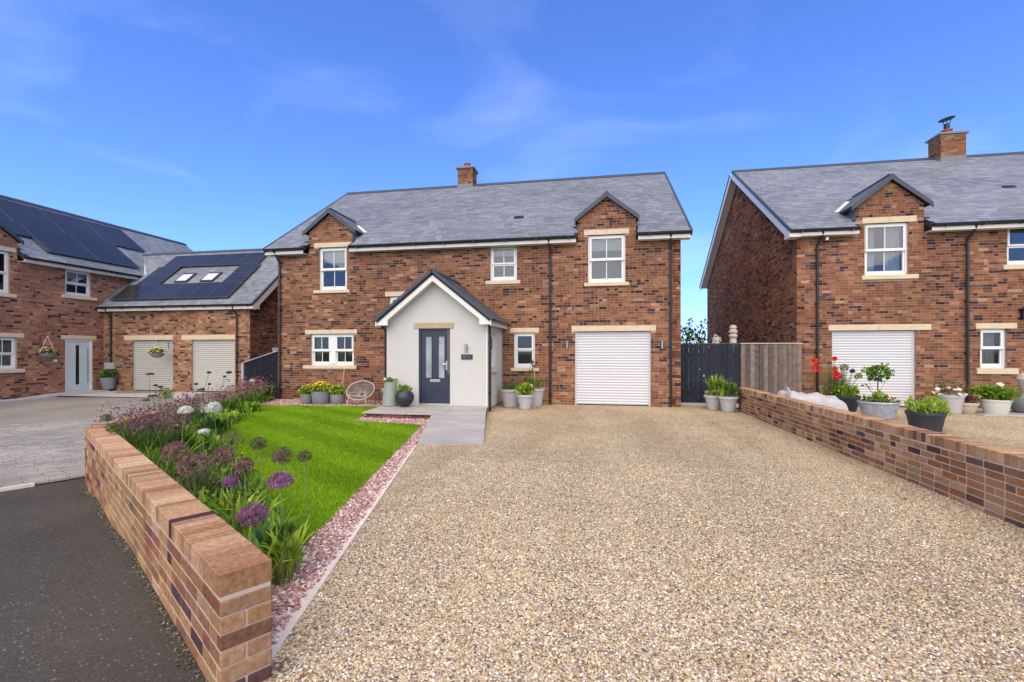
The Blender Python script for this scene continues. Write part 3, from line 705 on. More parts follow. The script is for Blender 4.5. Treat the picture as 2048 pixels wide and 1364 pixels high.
# lawn blades: one mass
def blades(poly, n, hgt, name):
    P = np.array(poly); x = rng.uniform(P[:, 0].min(), P[:, 0].max(), n * 3); y = rng.uniform(P[:, 1].min(), P[:, 1].max(), n * 3)
    # denser towards the spot the lawn is seen from
    k = inside(poly, x, y) & (rng.uniform(0, 1, n * 3) < np.clip(6.0 / np.hypot(x, y), 0.35, 1.0)); x, y = x[k][:n], y[k][:n]; m = len(x)
    a = rng.uniform(0, 2 * np.pi, m); h = hgt * rng.uniform(0.6, 1.3, m); wd = rng.uniform(0.0025, 0.0045, m) * np.clip(np.hypot(x, y) / 5, 1, 2.2); le = rng.uniform(0.2, 0.9, m) * h
    b = rng.uniform(0, 2 * np.pi, m)
    v = np.empty((m, 3, 3)); v[:, 0] = np.stack([x - np.cos(a) * wd, y - np.sin(a) * wd, np.full(m, 0.018)], 1); v[:, 1] = np.stack([x + np.cos(a) * wd, y + np.sin(a) * wd, np.full(m, 0.018)], 1)
    v[:, 2] = np.stack([x + np.cos(b) * le, y + np.sin(b) * le, 0.018 + h], 1)
    c = np.array([(0.215, 0.405, 0.010), (0.26, 0.44, 0.014), (0.165, 0.33, 0.008), (0.33, 0.45, 0.03)])[rng.integers(0, 4, m)] * rng.uniform(0.8, 1.2, (m, 1))
    # mower passes and patches
    s = np.sin((x * 0.55 + y * 0.83) * 2 * np.pi / 0.95); pch = np.sin(x * 2.1 + 1.3 * np.sin(y * 1.7)) * np.sin(y * 2.6 + x)
    c *= (1 + 0.10 * np.sign(s) * np.minimum(1, np.abs(s) * 2) + 0.09 * pch)[:, None]
    return kind(arrays(name, v.reshape(-1, 3), np.arange(m * 3).reshape(-1, 3), c, LEAF[0]), 'stuff')
tag(blades(LAWN, 260000, 0.028, 'grass'), 'short mown green grass covering the front lawn', 'grass')

def stones(name, x, y, size, pal, z0, squash=0.6, par=None):
    """joined pebbles, six to eight corners each"""
    n = len(x); U = np.array([(1, 0, 0), (0.3, 0.95, 0), (-0.8, 0.6, 0), (-0.8, -0.6, 0), (0.3, -0.95, 0), (0.1, 0, 0.85), (0, 0, -0.6)])
    F = np.array([(0, 1, 5), (1, 2, 5), (2, 3, 5), (3, 4, 5), (4, 0, 5), (1, 0, 6), (2, 1, 6), (3, 2, 6), (4, 3, 6), (0, 4, 6)])
    a = rng.uniform(0, 2 * np.pi, n); s = size * rng.uniform(0.6, 1.35, n) / 2; e = rng.uniform(0.65, 1.0, n)
    L = U[None] * np.stack([s, s * e, s * squash], 1)[:, None, :] * rng.uniform(0.8, 1.2, (n, 7, 1))
    ca, sa = np.cos(a)[:, None], np.sin(a)[:, None]
    t1, t2 = rng.normal(0, 0.35, n)[:, None], rng.normal(0, 0.35, n)[:, None]
    X = L[..., 0] * ca - L[..., 1] * sa; Y = L[..., 0] * sa + L[..., 1] * ca; Z = L[..., 2] + X * t1 + Y * t2
    V = np.stack([X + x[:, None], Y + y[:, None], Z + z0 + (s * squash * 0.45)[:, None]], 2)
    fs = (F[None] + (np.arange(n) * 7)[:, None, None]).reshape(-1, 3); pc = np.array(pal)[rng.integers(0, len(pal), n)] * rng.uniform(0.75, 1.2, (n, 1))
    o = arrays(name, V.reshape(-1, 3), fs, np.repeat(pc, 10, axis=0), PEBBLE[0], par, False); o['kind'] = 'stuff'; return o
n = 26000; P = np.array(PINKP); x = rng.uniform(P[:, 0].min(), P[:, 0].max(), 400000); y = rng.uniform(P[:, 1].min(), P[:, 1].max(), 400000)
k = inside(PINKP, x, y) & (rng.uniform(0, 1, 400000) < np.clip((4.5 / np.hypot(x, y)) ** 1.5, 0.18, 1)); x, y = x[k][:n], y[k][:n]
pk = stones('pink_stones', x, y, 0.030, [(0.40, 0.20, 0.17), (0.52, 0.33, 0.29), (0.62, 0.46, 0.42), (0.70, 0.60, 0.56), (0.33, 0.16, 0.14), (0.26, 0.18, 0.17), (0.46, 0.26, 0.20)], 0.012)
tag(pk, 'loose pink and white stones beside the lawn and house wall', 'gravel')
N = 900000; x = rng.uniform(-2.0, 3.66, N); y = rng.uniform(1.2, 6.5, N); dd = np.hypot(x, y)
k = inside(DRIVE, x, y) & (rng.uniform(0, 1, N) < np.clip((2.6 / dd) ** 2.2, 0, 1) * 0.55) & ~((y < 2.1) & (x < -1.45)); x, y = x[k][:95000], y[k][:95000]
pb = stones('gravel_stones', x, y, 0.0148, [(0.542, 0.410, 0.242), (0.619, 0.506, 0.328), (0.716, 0.631, 0.482), (0.464, 0.344, 0.193), (0.349, 0.268, 0.174), (0.407, 0.363, 0.308), (0.561, 0.382, 0.184), (0.165, 0.147, 0.135), (0.774, 0.707, 0.597), (0.522, 0.459, 0.366), (0.658, 0.535, 0.347)], 0.003, 0.75)
tag(pb, 'small tan resin-bound pebbles covering the near driveway', 'gravel')

# pale kerb edging between driveway and pink gravel
kb = MB(); pts = [KERB[0], KERB[1], KERB[2]]
d = Vector((KERB[2][0] - KERB[1][0], KERB[2][1] - KERB[1][1], 0)).normalized(); nn = Vector((-d.y, d.x, 0))
a0 = Vector((KERB[1][0], KERB[1][1], 0)); Lk = (Vector((*KERB[2], 0)) - a0).length
kerb = kind(MB().prism([tuple((a0 + nn * q)[:2]) for q in (0.008, 0.05)] + [tuple((a0 + d * (Lk + 0.1) + nn * q)[:2]) for q in (0.05, 0.008)], 0.0, 0.008).build('kerb', 'mortar_pale'), 'structure')
it = []
for i in range(6):
    l0 = i * 0.915; l1 = min(l0 + 0.909, Lk + 0.1)
    if l1 - l0 < 0.1: break
    c_ = a0 + d * ((l0 + l1) / 2) + nn * 0.03; M = Matrix(((d.x, nn.x, 0, c_.x), (d.y, nn.y, 0, c_.y), (0, 0, 1, -0.010 + random.uniform(0, 0.003)), (0, 0, 0, 1)))
    o = link('kerb_stone', chbox(l1 - l0, 0.07, 0.05, 0.004).copy(), None, kerb, M); o.data.materials.clear(); o.data.materials.append(MATS['kerb_stone'])

# path, step and terrace
ZS = 0.135
path = MB(); A, B, C, D = (-2.95, 7.37), (-1.86, 7.57), (-2.44, 10.15), (-3.70, 10.15)
path.add([(*A, 0.006), (*B, 0.006), (*C, ZS - 0.012), (*D, ZS - 0.012)] + [(q[0], q[1], -0.02) for q in (A, B, C, D)], [(0, 1, 2, 3), (0, 4, 5, 1), (1, 5, 6, 2), (3, 2, 6, 7), (0, 3, 7, 4)])
path_o = kind(path.build('path', 'mortar_pale'), 'structure')
rows = [0, 0.34, 0.67, 1.0]
def lerp2(s_, t_):
    a = [A[i] + (B[i] - A[i]) * s_ for i in (0, 1)]; b = [D[i] + (C[i] - D[i]) * s_ for i in (0, 1)]
    return (a[0] + (b[0] - a[0]) * t_, a[1] + (b[1] - a[1]) * t_, 0.006 + (ZS - 0.018) * t_)
for r_ in range(3):
    for (s0, s1) in ((0.0, 1.0),) :
        g = 0.0025; q = [lerp2(s0 + g, rows[r_] + g), lerp2(s1 - g, rows[r_] + g), lerp2(s1 - g, rows[r_ + 1] - g), lerp2(s0 + g, rows[r_ + 1] - g)]
        MB().add([(a, b, c + 0.014) for a, b, c in q] + [(a, b, c - 0.004) for a, b, c in q], [(0, 1, 2, 3), (0, 4, 5, 1), (1, 5, 6, 2), (2, 6, 7, 3), (3, 7, 4, 0)]).build('slab', 'path_slab', path_o)
step = thing('doorstep', 'pale grey paved doorstep on red brick risers before the porch', 'step', (-4.1, 11, 0))
MB().add([(x, y, z) for z in (0.0, ZS - 0.035) for (x, y) in ((-5.34, 10.20), (-2.50, 10.20), (-2.84, 11.78), (-5.54, 11.78))], [(4, 5, 6, 7), (0, 1, 5, 4), (1, 2, 6, 5), (2, 3, 7, 6), (3, 0, 4, 7)]).build('step_core', 'mortar', step)
for a, b in ((0, 0.36), (0.364, 0.68), (0.684, 1.0)):
    f = lambda s_, t_: ((-5.41 + 2.97 * s_) * (1 - t_) + (-5.59 + 2.79 * s_) * t_, 10.14 + 1.655 * t_)
    q = [f(a, 0), f(b, 0), f(b, 1), f(a, 1)]
    bev(MB().add([(x, y, z) for z in (ZS - 0.034, ZS) for x, y in q], [(3, 2, 1, 0), (4, 5, 6, 7), (0, 1, 5, 4), (1, 2, 6, 5), (2, 3, 7, 6), (3, 0, 4, 7)]).build('slab', 'path_slab', step), 0.004)
it = courses(Frame((-5.34, 10.20, 0), (1, 0, 0), (0, -1, 0)), lambda z: [(0, 1.75)], 0.0, ZS - 0.034, [], [((0.22, 0.07, 0.045), 3), ((0.16, 0.06, 0.04), 2)], 0.12, Hc=0.05)
it += courses(Frame((-5.54, 11.78, 0), (0.126, -0.992, 0), (-0.992, -0.126, 0)), lambda z: [(0, 1.58)], 0.0, ZS - 0.034, [], [((0.22, 0.07, 0.045), 3), ((0.16, 0.06, 0.04), 2)], 0.12, Hc=0.05)
pieces('brick', 'brickwork', step, it, BRICK)

# ================================================================ main house
mh = thing('house', 'brick detached house with slate roof and cream rendered porch in the middle', 'house', (-4, 13.7, 0))
F0 = Frame((0, 13.7, 0), (1, 0, 0), (0, -1, 0))
XL, XR = -10.28, 2.30
ZE = 4.85; R0 = Roof(F0, -0.32, ZE, 0.68); RL = (5.12 / math.cos(R0.a)); DR = 0.32 + 0
DORM = [(-8.40, 0.76), (0.27, 0.82)]
opens = [(-9.11, -7.59, 1.11, 2.13), (-8.81, -7.83, 3.53, 4.90), (-3.16, -2.34, 3.68, 4.72), (-0.255, 0.80, 3.54, 4.92), (-2.43, -1.80, 1.07, 2.12), (-6.40, -5.0, 2.45, 3.28), (-0.63, 1.50, 0.0, 2.14)]
wall = backing(MB(), F0, XL, XR, -0.1, 4.72, opens)
def main_span(z):
    r = []
    if z < 4.72: return [(XL, XR)]
    for c_, h_ in DORM:
        k = min(h_, (6.09 - 0.10 - z) / 0.79)
        if k > 0.05: r.append((c_ - k, c_ + k))
    return r
for i, (c_, h_) in enumerate(DORM):
    m_, _ = dormer(mh, F0, R0, c_, h_, 0.88, 5.40, 6.095, [opens[1], opens[3]], 4.72, 16, right_lead=(1 if i == 0 else 0))
    wall.v, n0 = wall.v, len(wall.v); wall.add(m_.v, m_.f)
fw = wall.build('front_wall', 'mortar', mh)
solid = opens + [(-9.30, -7.48, 2.13, 2.26), (-9.34, -7.48, 1.01, 1.11), (-8.98, -7.67, 4.90, 5.05), (-8.98, -7.72, 3.43, 3.53), (-3.29, -2.23, 3.57, 3.68), (-0.37, 0.90, 4.92, 5.06), (-0.37, 0.90, 3.44, 3.54),
                 (-2.55, -1.68, 2.12, 2.26), (-2.52, -1.68, 0.98, 1.07), (-6.53, -4.9, 3.28, 3.41), (-0.73, 1.64, 2.14, 2.29)]
pieces('brick', 'brickwork', fw, courses(F0, main_span, 0.0, 6.0, solid), BRICK)
# flank and back walls
FR_ = Frame((XR, 13.7, 0), (0, 1, 0), (1, 0, 0)); FL_ = Frame((XL, 23.8, 0), (0, -1, 0), (-1, 0, 0))
for nm, fq in (('right_flank_wall', FR_), ('left_flank_wall', FL_)):
    m = MB().prism([(0, -0.1), (10.1, -0.1), (10.1, 4.75), (5.05, 8.15), (0, 4.75)], 0.0, 0.2, lambda q, d: fq(q[0], d + 0.002, q[1]))
    o = m.build(nm, 'mortar', mh)
    it = courses(fq, lambda z: [(max(0, (z - 4.75) / 0.68), 10.1 - max(0, (z - 4.75) / 0.68))], 0.0, 8.1, [])
    pieces('brick', 'brickwork', o, it, BRICK, limit=40)
MB().box(XL, XR, 23.6, 23.8, -0.1, 4.75).build('back_wall', 'mortar', mh)
# roof
UA, UB = -10.55, 2.53
deck = MB(); cuts = sorted([UA, UB] + [c_ + s_ * (h_ + 0.02) for c_, h_ in DORM for s_ in (-1, 1)])
for a, b in zip(cuts, cuts[1:]):
    ind = any(a > c_ - h_ - 0.1 and b < c_ + h_ + 0.1 for c_, h_ in DORM)
    R0.slab(deck, a, b, 0.55 if ind else 0.0, RL, -0.11, 0.0)
rf = deck.build('roof', 'roof_deck', mh)
def skip0(u, l):
    z = ZE + l * math.sin(R0.a); d = -0.32 + l * math.cos(R0.a)
    return any(abs(u - c_) < h_ + 0.06 and (d < 0.12 or z < 6.095 - abs(u - c_) * 0.79 - 0.02) for c_, h_ in DORM) or (-5.6 < u < -4.93 and l > RL - 0.26)
pieces('slate', 'slating', rf, slating(R0, UA, UB, RL, skip0), SLATE)
BK = Roof(Frame((0, 23.8, 0), (-1, 0, 0), (0, 1, 0)), -0.32, ZE, 0.68); BK.slab(MB(), 0, 1, 0, 1, 0, 1)
bm_ = MB(); BK.slab(bm_, -UB, -UA, 0, RL + 0.16, -0.11, 0.0); bm_.build('rear_roof', 'lead', mh)
rd = MB(); zr = ZE + RL * math.sin(R0.a); dr = -0.32 + RL * math.cos(R0.a)
rd.prism([(-0.16, -0.075), (-0.15, -0.05), (0, 0.06), (0.15, -0.05), (0.16, -0.075), (0, 0.03)], UA, UB, lambda q, u: F0(u, dr + q[0], zr + q[1] + 0.015)); rd.build('ridge_tiles', 'dark_trim', rf)
vg = MB()
for u in (UA, UB): R0.slab(vg, u - 0.03, u + 0.03, -0.02, RL, -0.15, 0.035)
vg.build('verge_trim', 'dark_trim', rf)
MB().add([R0.p(u, l, h) for h in (0.0, 0.05) for u, l in ((-2.62, 1.68), (-2.32, 1.68), (-2.32, 1.88), (-2.62, 1.88))], [(0, 3, 2, 1), (4, 5, 6, 7), (0, 1, 5, 4), (1, 2, 6, 5), (2, 3, 7, 6), (3, 0, 4, 7)]).build('roof_vent', 'black_plastic', rf)
segs = [(UA, -8.40 - 0.80), (-8.40 + 0.80, 0.27 - 0.86), (0.27 + 0.86, UB)]
for a, b in segs: gutter(mh, F0, a, b, -0.34, ZE)
for u in (UA, UB): 
    s_ = 1 if u < 0 else -1; MB().prism([(-0.27, ZE - 0.17), (0.02, ZE - 0.17), (0.02, ZE + 0.10), (-0.27, ZE - 0.04)], u, u + s_ * 0.26, lambda q, uu: F0(uu, q[0] - 0.002, q[1] - 0.004)).build('box_end', 'fascia_white', mh)
for u in (-10.17, -1.34, 2.03): downpipe(mh, F0, u, 0.0, ZE - 0.06)
chimney(mh, F0, -5.57, -4.95, 4.62, 5.25, 8.05, 9.00, 0.12, 0.24)
# windows
cur = ('curtain', [(0.0, 0.3), (0.78, 1.0)])
window(mh, F0, -9.11, -7.59, 1.11, 2.13, (-9.34, -7.48, 1.01, 1.11), (-9.30, -7.48, 2.13, 2.26), units=2, mull=0.20, joint=True, curtain=cur, open_cill=1)
window(mh, F0, -8.81, -7.83, 3.53, 4.90, (-8.98, -7.72, 3.43, 3.53), (-8.98, -7.67, 4.90, 5.05), blind=0.33, open_cill=1)
window(mh, F0, -3.16, -2.34, 3.68, 4.72, (-3.29, -2.23, 3.57, 3.68), None, blind=0.24)
window(mh, F0, -0.255, 0.80, 3.54, 4.92, (-0.37, 0.90, 3.44, 3.54), (-0.37, 0.90, 4.92, 5.06), blind=0.30, open_cill=1, joint=True)
window(mh, F0, -2.43, -1.80, 1.07, 2.12, (-2.52, -1.68, 0.98, 1.07), (-2.55, -1.68, 2.12, 2.26), bars=0, split=0.54)
window(mh, F0, -6.40, -5.0, 2.45, 3.28, None, (-6.53, -4.9, 3.28, 3.41), bars=2, blind=0.0)
shutter(mh, F0, -0.63, 1.50, 0.0, 2.14, 'shutter_white', (-0.73, 1.64, 2.14, 2.29))
wall_light(mh, F0, -0.86, 1.75); wall_light(mh, F0, 1.80, 1.75)

# porch
PF = Frame((0, 11.8, 0), (1, 0, 0), (0, -1, 0)); PL, PR_, PC = -5.58, -2.79, -4.185
ps = 0.80; pz_eave = 2.38; phw = 1.575; pz_ap = pz_eave + phw * ps
dop = (-4.675, -3.80, ZS, 2.165)
pw = backing(MB(), PF, PL, PR_, 0.08, 2.33, [dop], 0.15)
pw.prism([(PL, 2.33), (PR_, 2.33), (PR_, 2.34), (PC, pz_ap - 0.16), (PL, 2.34)], 0.0, 0.15, lambda q, d: PF(q[0], d, q[1]))
PS = Frame((PR_, 11.8, 0), (0, 1, 0), (1, 0, 0)); sop = (0.28, 1.05, 1.10, 2.05)
backing(pw, PS, 0.15, 1.9, 0.08, 2.36, [sop], 0.15)
PSL = Frame((PL, 13.7, 0), (0, -1, 0), (-1, 0, 0)); backing(pw, PSL, 0.0, 1.75, 0.08, 2.36, [], 0.15)
pw.build('porch_wall', 'render_cream', mh)
MB().box(PL + 0.015, PR_ - 0.015, 0.015, 1.88, 0.0, 0.08, fr=PF).build('plinth', 'mortar', mh)
# white corner beads and joint mark
cb = MB(); cb.box(PR_ - 0.03, PR_ + 0.002, -0.003, 0.03, 0.08, 2.33, fr=PF); cb.build('corner_bead', 'upvc', mh)
bev(MB().box(-4.80, -3.69, -0.02, 0.10, 2.165, 2.32, fr=PF).build('lintel', 'stone_ochre', mh), 0.008)
window(mh, PS, 0.28, 1.05, 1.10, 2.05, (0.2, 1.15, 0.99, 1.10), None, bars=1)
# porch roof
for sg, nm in ((-1, 'porch_roof'), (1, 'porch_roof')):
    fq = Frame((PC + sg * phw, 11.8, 0), (0, sg, 0), (sg, 0, 0)); rr = Roof(fq, 0.0, pz_eave, ps); L = phw / math.cos(rr.a)
    ua, ub = (-0.30, 1.9) if sg > 0 else (-1.9, 0.30)
    d_ = MB(); rr.slab(d_, ua, ub, 0, L, -0.08, 0.0); ro = d_.build(nm, 'roof_deck', mh)
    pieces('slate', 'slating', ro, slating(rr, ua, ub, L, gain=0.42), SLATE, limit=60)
    d_ = MB(); rr.slab(d_, *((-0.335, -0.28) if sg > 0 else (0.28, 0.335)), -0.03, L + 0.012, -0.03, 0.045); d_.build('verge_trim', 'dark_trim', ro)
    a_, b_ = ((-0.32, 1.9) if sg > 0 else (-1.9, 0.32))
    gm = MB(); prof = [(0.05 * math.cos(math.pi * (1 + i / 8)), 0.05 * math.sin(math.pi * (1 + i / 8))) for i in range(9)]; prof += [(x * 0.9, y * 0.9 + 0.001) for x, y in prof[::-1]]
    gm.prism(prof, a_, b_, lambda q, u: fq(u, -0.04 + q[0], pz_eave - 0.015 + q[1])); gm.build('porch_gutter', 'black_plastic', mh)
    MB().box(a_, b_, 0.012, 0.032, pz_eave - 0.16, pz_eave - 0.03, fr=fq).build('porch_fascia', 'fascia_white', mh)
    # white barge board with boxed foot
    bb = MB(); P = []
    for dd in (-0.275, -0.235):
        for (x, z) in ((0, -0.075), (phw - 0.03, -0.075 - (phw - 0.03) * ps), (phw - 0.03, -0.16 - (phw - 0.03) * ps), (phw - 0.33, -0.16 - (phw - 0.03) * ps), (phw - 0.33, -0.275 - (phw - 0.33) * ps + 0.02), (0, -0.255)):
            P.append(PF(PC + sg * x, dd, pz_ap + z))
    bb.add(P, [(0, 1, 2, 3, 4, 5), (11, 10, 9, 8, 7, 6), (0, 6, 7, 1), (1, 7, 8, 2), (2, 8, 9, 3), (3, 9, 10, 4), (4, 10, 11, 5)])
    bb.build('barge_board', 'fascia_white', mh)
    sf = MB(); P = [PF(PC + sg * x, dd, pz_ap + z) for dd in (-0.234, -0.002) for (x, z) in ((0, -0.20), (phw - 0.05, -0.20 - (phw - 0.05) * ps), (phw - 0.05, -0.215 - (phw - 0.05) * ps), (0, -0.215))]
    sf.add(P, [(0, 1, 2, 3), (7, 6, 5, 4), (0, 4, 5, 1), (1, 5, 6, 2), (2, 6, 7, 3)]); sf.build('soffit', 'fascia_white', mh)
rd = MB(); rd.prism([(-0.13, -0.09), (-0.12, -0.065), (0, 0.04), (0.12, -0.065), (0.13, -0.09), (0, 0.01)], -0.34, 1.89, lambda q, d: PF(PC + q[0], d, pz_ap + q[1] + 0.035)); rd.build('porch_ridge', 'dark_trim', mh)
m = MB(); m.tube([(PR_ + 0.085, 11.62, 2.36), (PR_ + 0.085, 11.62, 2.30), (PR_ + 0.07, 11.76, 2.12), (PR_ + 0.07, 11.78, 2.0), (PR_ + 0.07, 11.78, 0.0)], 0.034, 10)
for z in (0.45, 1.75): m.tube([(PR_ + 0.07, 11.78, z), (PR_ + 0.07, 11.78, z + 0.06)], 0.043, 10)
m.build('downpipe', 'black_plastic', mh, True)
m = MB(); m.tube([(PL - 0.09, 11.62, 2.36), (PL - 0.09, 11.62, 2.28), (PL - 0.05, 11.85, 2.1), (PL - 0.05, 11.87, 0.1)], 0.034, 10); m.build('downpipe', 'black_plastic', mh, True)
# front door
fd = MB(); rect_frame(fd, PF, dop[0], dop[1], dop[2], dop[3], 0.05, 0.13, 0.055); dr_ = fd.build('front_door', 'door_navy', mh)
u0, u1, z0, z1 = dop[0] + 0.058, dop[1] - 0.058, ZS + 0.06, dop[3] - 0.058; wd = u1 - u0
leaf = MB(); g0, g1 = z0 + 0.66, z1 - 0.15
ga = [(u0 + 0.115, u0 + 0.285), (u1 - 0.285, u1 - 0.115)]
backing(leaf, Frame(PF(0, 0.075, 0), PF.U, -PF.I), u0, u1, z0, z1, [(a, b, g0, g1) for a, b in ga], 0.045); lf = leaf.build('leaf', 'door_navy', dr_)
for a, b in ga:
    t_ = MB(); rect_frame(t_, PF, a - 0.03, b + 0.03, g0 - 0.03, g1 + 0.03, 0.062, 0.0745, 0.03); t_.build('glazing_trim', 'door_navy', dr_)
    MB().box(a, b, 0.088, 0.096, g0, g1, fr=PF).build('pane', 'frosted_glass', dr_)
for a, b in ((u0 + 0.09, u0 + 0.34), (u1 - 0.34, u1 - 0.09)):
    t_ = MB(); rect_frame(t_, PF, a, b, z0 + 0.12, z0 + 0.42, 0.064, 0.0745, 0.028); t_.box(a + 0.07, b - 0.07, 0.068, 0.0745, z0 + 0.19, z0 + 0.35, fr=PF); bev(t_.build('panel', 'door_navy', dr_), 0.004)
lb = MB(); lb.box((u0 + u1) / 2 - 0.145, (u0 + u1) / 2 + 0.145, 0.058, 0.0745, z0 + 0.545, z0 + 0.615, fr=PF); bev(lb.build('letterbox', 'chrome', dr_), 0.006)
hd = MB(); hc = u1 - 0.055; hd.box(hc - 0.02, hc + 0.02, 0.06, 0.0745, z0 + 0.87, z0 + 1.11, fr=PF); hd.tube([PF(hc, 0.06, z0 + 1.03), PF(hc, 0.02, z0 + 1.03), PF(hc - 0.11, 0.02, z0 + 1.025)], 0.012, 8); hd.build('handle', 'chrome', dr_, True)
MB().box(dop[0] + 0.003, dop[1] - 0.003, 0.02, 0.12, ZS + 0.003, ZS + 0.045, fr=PF).build('threshold', 'chrome', dr_)
wall_light(mh, PF, -3.352, 1.65)
sg_ = MB().box(-3.49, -3.185, -0.025, -0.004, 1.35, 1.48, fr=PF).build('name_plate', 'sign_plate', mh); bev(sg_, 0.004)
tx = bpy.data.curves.new('plate_text', 'FONT'); tx.body = 'N\u00b0 1'; tx.size = 0.10; tx.align_x = 'CENTER'; tx.align_y = 'CENTER'; tx.extrude = 0.002
to = bpy.data.objects.new('plate_text_source', tx); COL.objects.link(to); bpy.context.view_layer.update()
me = bpy.data.meshes.new_from_object(to.evaluated_get(bpy.context.evaluated_depsgraph_get())); bpy.data.objects.remove(to)
link('lettering', me, 'sign_text', sg_, Matrix.Translation((-3.3375, 11.8 - 0.0275, 1.415)) @ Matrix.Rotation(R(90), 4, 'X'))

# ================================================================ right house
rh = thing('house', 'brick neighbouring house with white garage shutter and tall flue cowl on its chimney', 'house', (11, 14.7, 0))
F1 = Frame((0, 14.7, 0), (1, 0, 0), (0, -1, 0)); X1, X2 = 5.66, 16.0; Z1E = 4.99
R1 = Roof(F1, -0.32, Z1E, 0.664); R1L = 5.72 / math.cos(R1.a)
op1 = [(6.57, 8.67, 0.0, 2.15), (7.40, 8.49, 3.69, 5.15), (10.81, 11.9, 3.87, 4.95), (10.19, 10.81, 1.10, 2.17), (12.6, 13.5, 0, 2.1)]
wl = backing(MB(), F1, X1, X2, -0.1, 4.86, op1[:4])
D1 = (8.02, 0.84)
m_, _ = dormer(rh, F1, R1, D1[0], D1[1], 0.97, 5.63, 6.44, op1, 4.86, 17, right_lead=-1)
wl.add(m_.v, m_.f); w1o = wl.build('front_wall', 'mortar', rh)
def span1(z):
    if z < 4.86: return [(X1, X2)]
    k = min(D1[1], (6.34 - z) / 0.835); return [(D1[0] - k, D1[0] + k)] if k > 0.05 else []
sol1 = op1[:4] + [(6.48, 9.04, 2.15, 2.31), (7.34, 8.69, 5.15, 5.31), (7.31, 8.71, 3.57, 3.69), (10.7, 12.0, 3.75, 3.87), (10.09, 11.04, 2.17, 2.32), (10.09, 11.04, 0.95, 1.10)]
pieces('brick', 'brickwork', w1o, courses(F1, span1, 0.0, 6.4, sol1), BRICK)
G1 = Frame((X1, 25.8, 0), (0, -1, 0), (-1, 0, 0))
go = MB().prism([(0, -0.1), (11.1, -0.1), (11.1, 4.88), (5.55, 8.55), (0, 4.88)], 0.0, 0.2, lambda q, d: G1(q[0], d + 0.002, q[1])).build('gable_wall', 'mortar', rh)
pieces('brick', 'brickwork', go, courses(G1, lambda z: [(max(0, (z - 4.88) / 0.664), 11.1 - max(0, (z - 4.88) / 0.664))], 0.0, 8.5, []), BRICK)
MB().box(X1 + 0.2, X2, 25.6, 25.8, -0.1, 4.8).build('back_wall', 'mortar', rh); MB().box(X2 - 0.2, X2, 14.93, 25.5, -0.1, 4.8).build('flank_wall', 'mortar', rh)
U1A, U1B = 5.36, 16.3
dk = MB()
for a, b, ind in ((U1A, D1[0] - D1[1] - 0.02, 0), (D1[0] - D1[1] - 0.02, D1[0] + D1[1] + 0.02, 1), (D1[0] + D1[1] + 0.02, U1B, 0)): R1.slab(dk, a, b, 0.55 if ind else 0, R1L, -0.11, 0)
r1o = dk.build('roof', 'roof_deck', rh)
def skip1(u, l):
    z = Z1E + l * math.sin(R1.a); d = -0.32 + l * math.cos(R1.a)
    return abs(u - D1[0]) < D1[1] + 0.06 and (d < 0.12 or z < 6.44 - abs(u - D1[0]) * 0.835 - 0.02)
pieces('slate', 'slating', r1o, slating(R1, U1A, U1B, R1L, skip1, gain=1.08), SLATE)
B1 = Roof(Frame((0, 25.8, 0), (-1, 0, 0), (0, 1, 0)), -0.32, Z1E, 0.664); bm_ = MB(); B1.slab(bm_, -U1B, -U1A, 0, R1L, -0.11, 0.0); bm_.build('rear_roof', 'lead', rh)
zr = Z1E + R1L * math.sin(R1.a); dr = -0.32 + R1L * math.cos(R1.a)
rd = MB(); rd.prism([(-0.16, -0.075), (-0.15, -0.05), (0, 0.06), (0.15, -0.05), (0.16, -0.075), (0, 0.03)], U1A, U1B, lambda q, u: F1(u, dr + q[0], zr + q[1] + 0.015)); rd.build('ridge_tiles', 'dark_trim', r1o)
vg = MB(); R1.slab(vg, U1A - 0.03, U1A + 0.03, -0.02, R1L, -0.03, 0.04); B1.slab(vg, -U1A - 0.03, -U1A + 0.03, -0.02, R1L, -0.03, 0.04); vg.build('verge_trim', 'dark_trim', r1o)
vg = MB(); R1.slab(vg, U1A - 0.012, U1A + 0.012, -0.02, R1L + 0.06, -0.25, -0.032); B1.slab(vg, -U1A - 0.012, -U1A + 0.012, -0.02, R1L + 0.06, -0.25, -0.032); vg.build('barge_board', 'fascia_white', rh)
vg = MB(); R1.slab(vg, U1A + 0.013, X1 - 0.003, 0.1, R1L, -0.20, -0.18); B1.slab(vg, -X1 + 0.003, -U1A - 0.013, 0.1, R1L, -0.20, -0.18); vg.build('verge_soffit', 'fascia_white', rh)
MB().prism([(-0.29, Z1E - 0.19), (0.1, Z1E - 0.19), (0.1, Z1E + 0.1), (-0.29, Z1E - 0.10)], U1A + 0.002, X1, lambda q, u: F1(u, q[0], q[1])).build('box_end', 'fascia_white', rh)
gutter(rh, F1, U1A, D1[0] - D1[1] - 0.04, -0.34, Z1E); gutter(rh, F1, D1[0] + D1[1] + 0.04, U1B, -0.34, Z1E)
for u in (6.17, 9.86): downpipe(rh, F1, u, 0.0, Z1E - 0.06, swan=-0.4)
chimney(rh, F1, 12.42, 13.22, 5.00, 5.66, 8.40, 9.52, 0.15, 0.22, True)
MB().add([R1.p(u, l, h) for h in (0.0, 0.05) for u, l in ((12.2, 2.75), (12.5, 2.75), (12.5, 2.92), (12.2, 2.92))], [(0, 3, 2, 1), (4, 5, 6, 7), (0, 1, 5, 4), (1, 2, 6, 5), (2, 3, 7, 6), (3, 0, 4, 7)]).build('roof_vent', 'black_plastic', r1o)
window(rh, F1, 7.40, 8.49, 3.69, 5.15, (7.31, 8.71, 3.57, 3.69), (7.34, 8.69, 5.15, 5.31), joint=True, curtain=('blind', [(0.05, 0.3), (0.55, 0.95)]), open_cill=1)
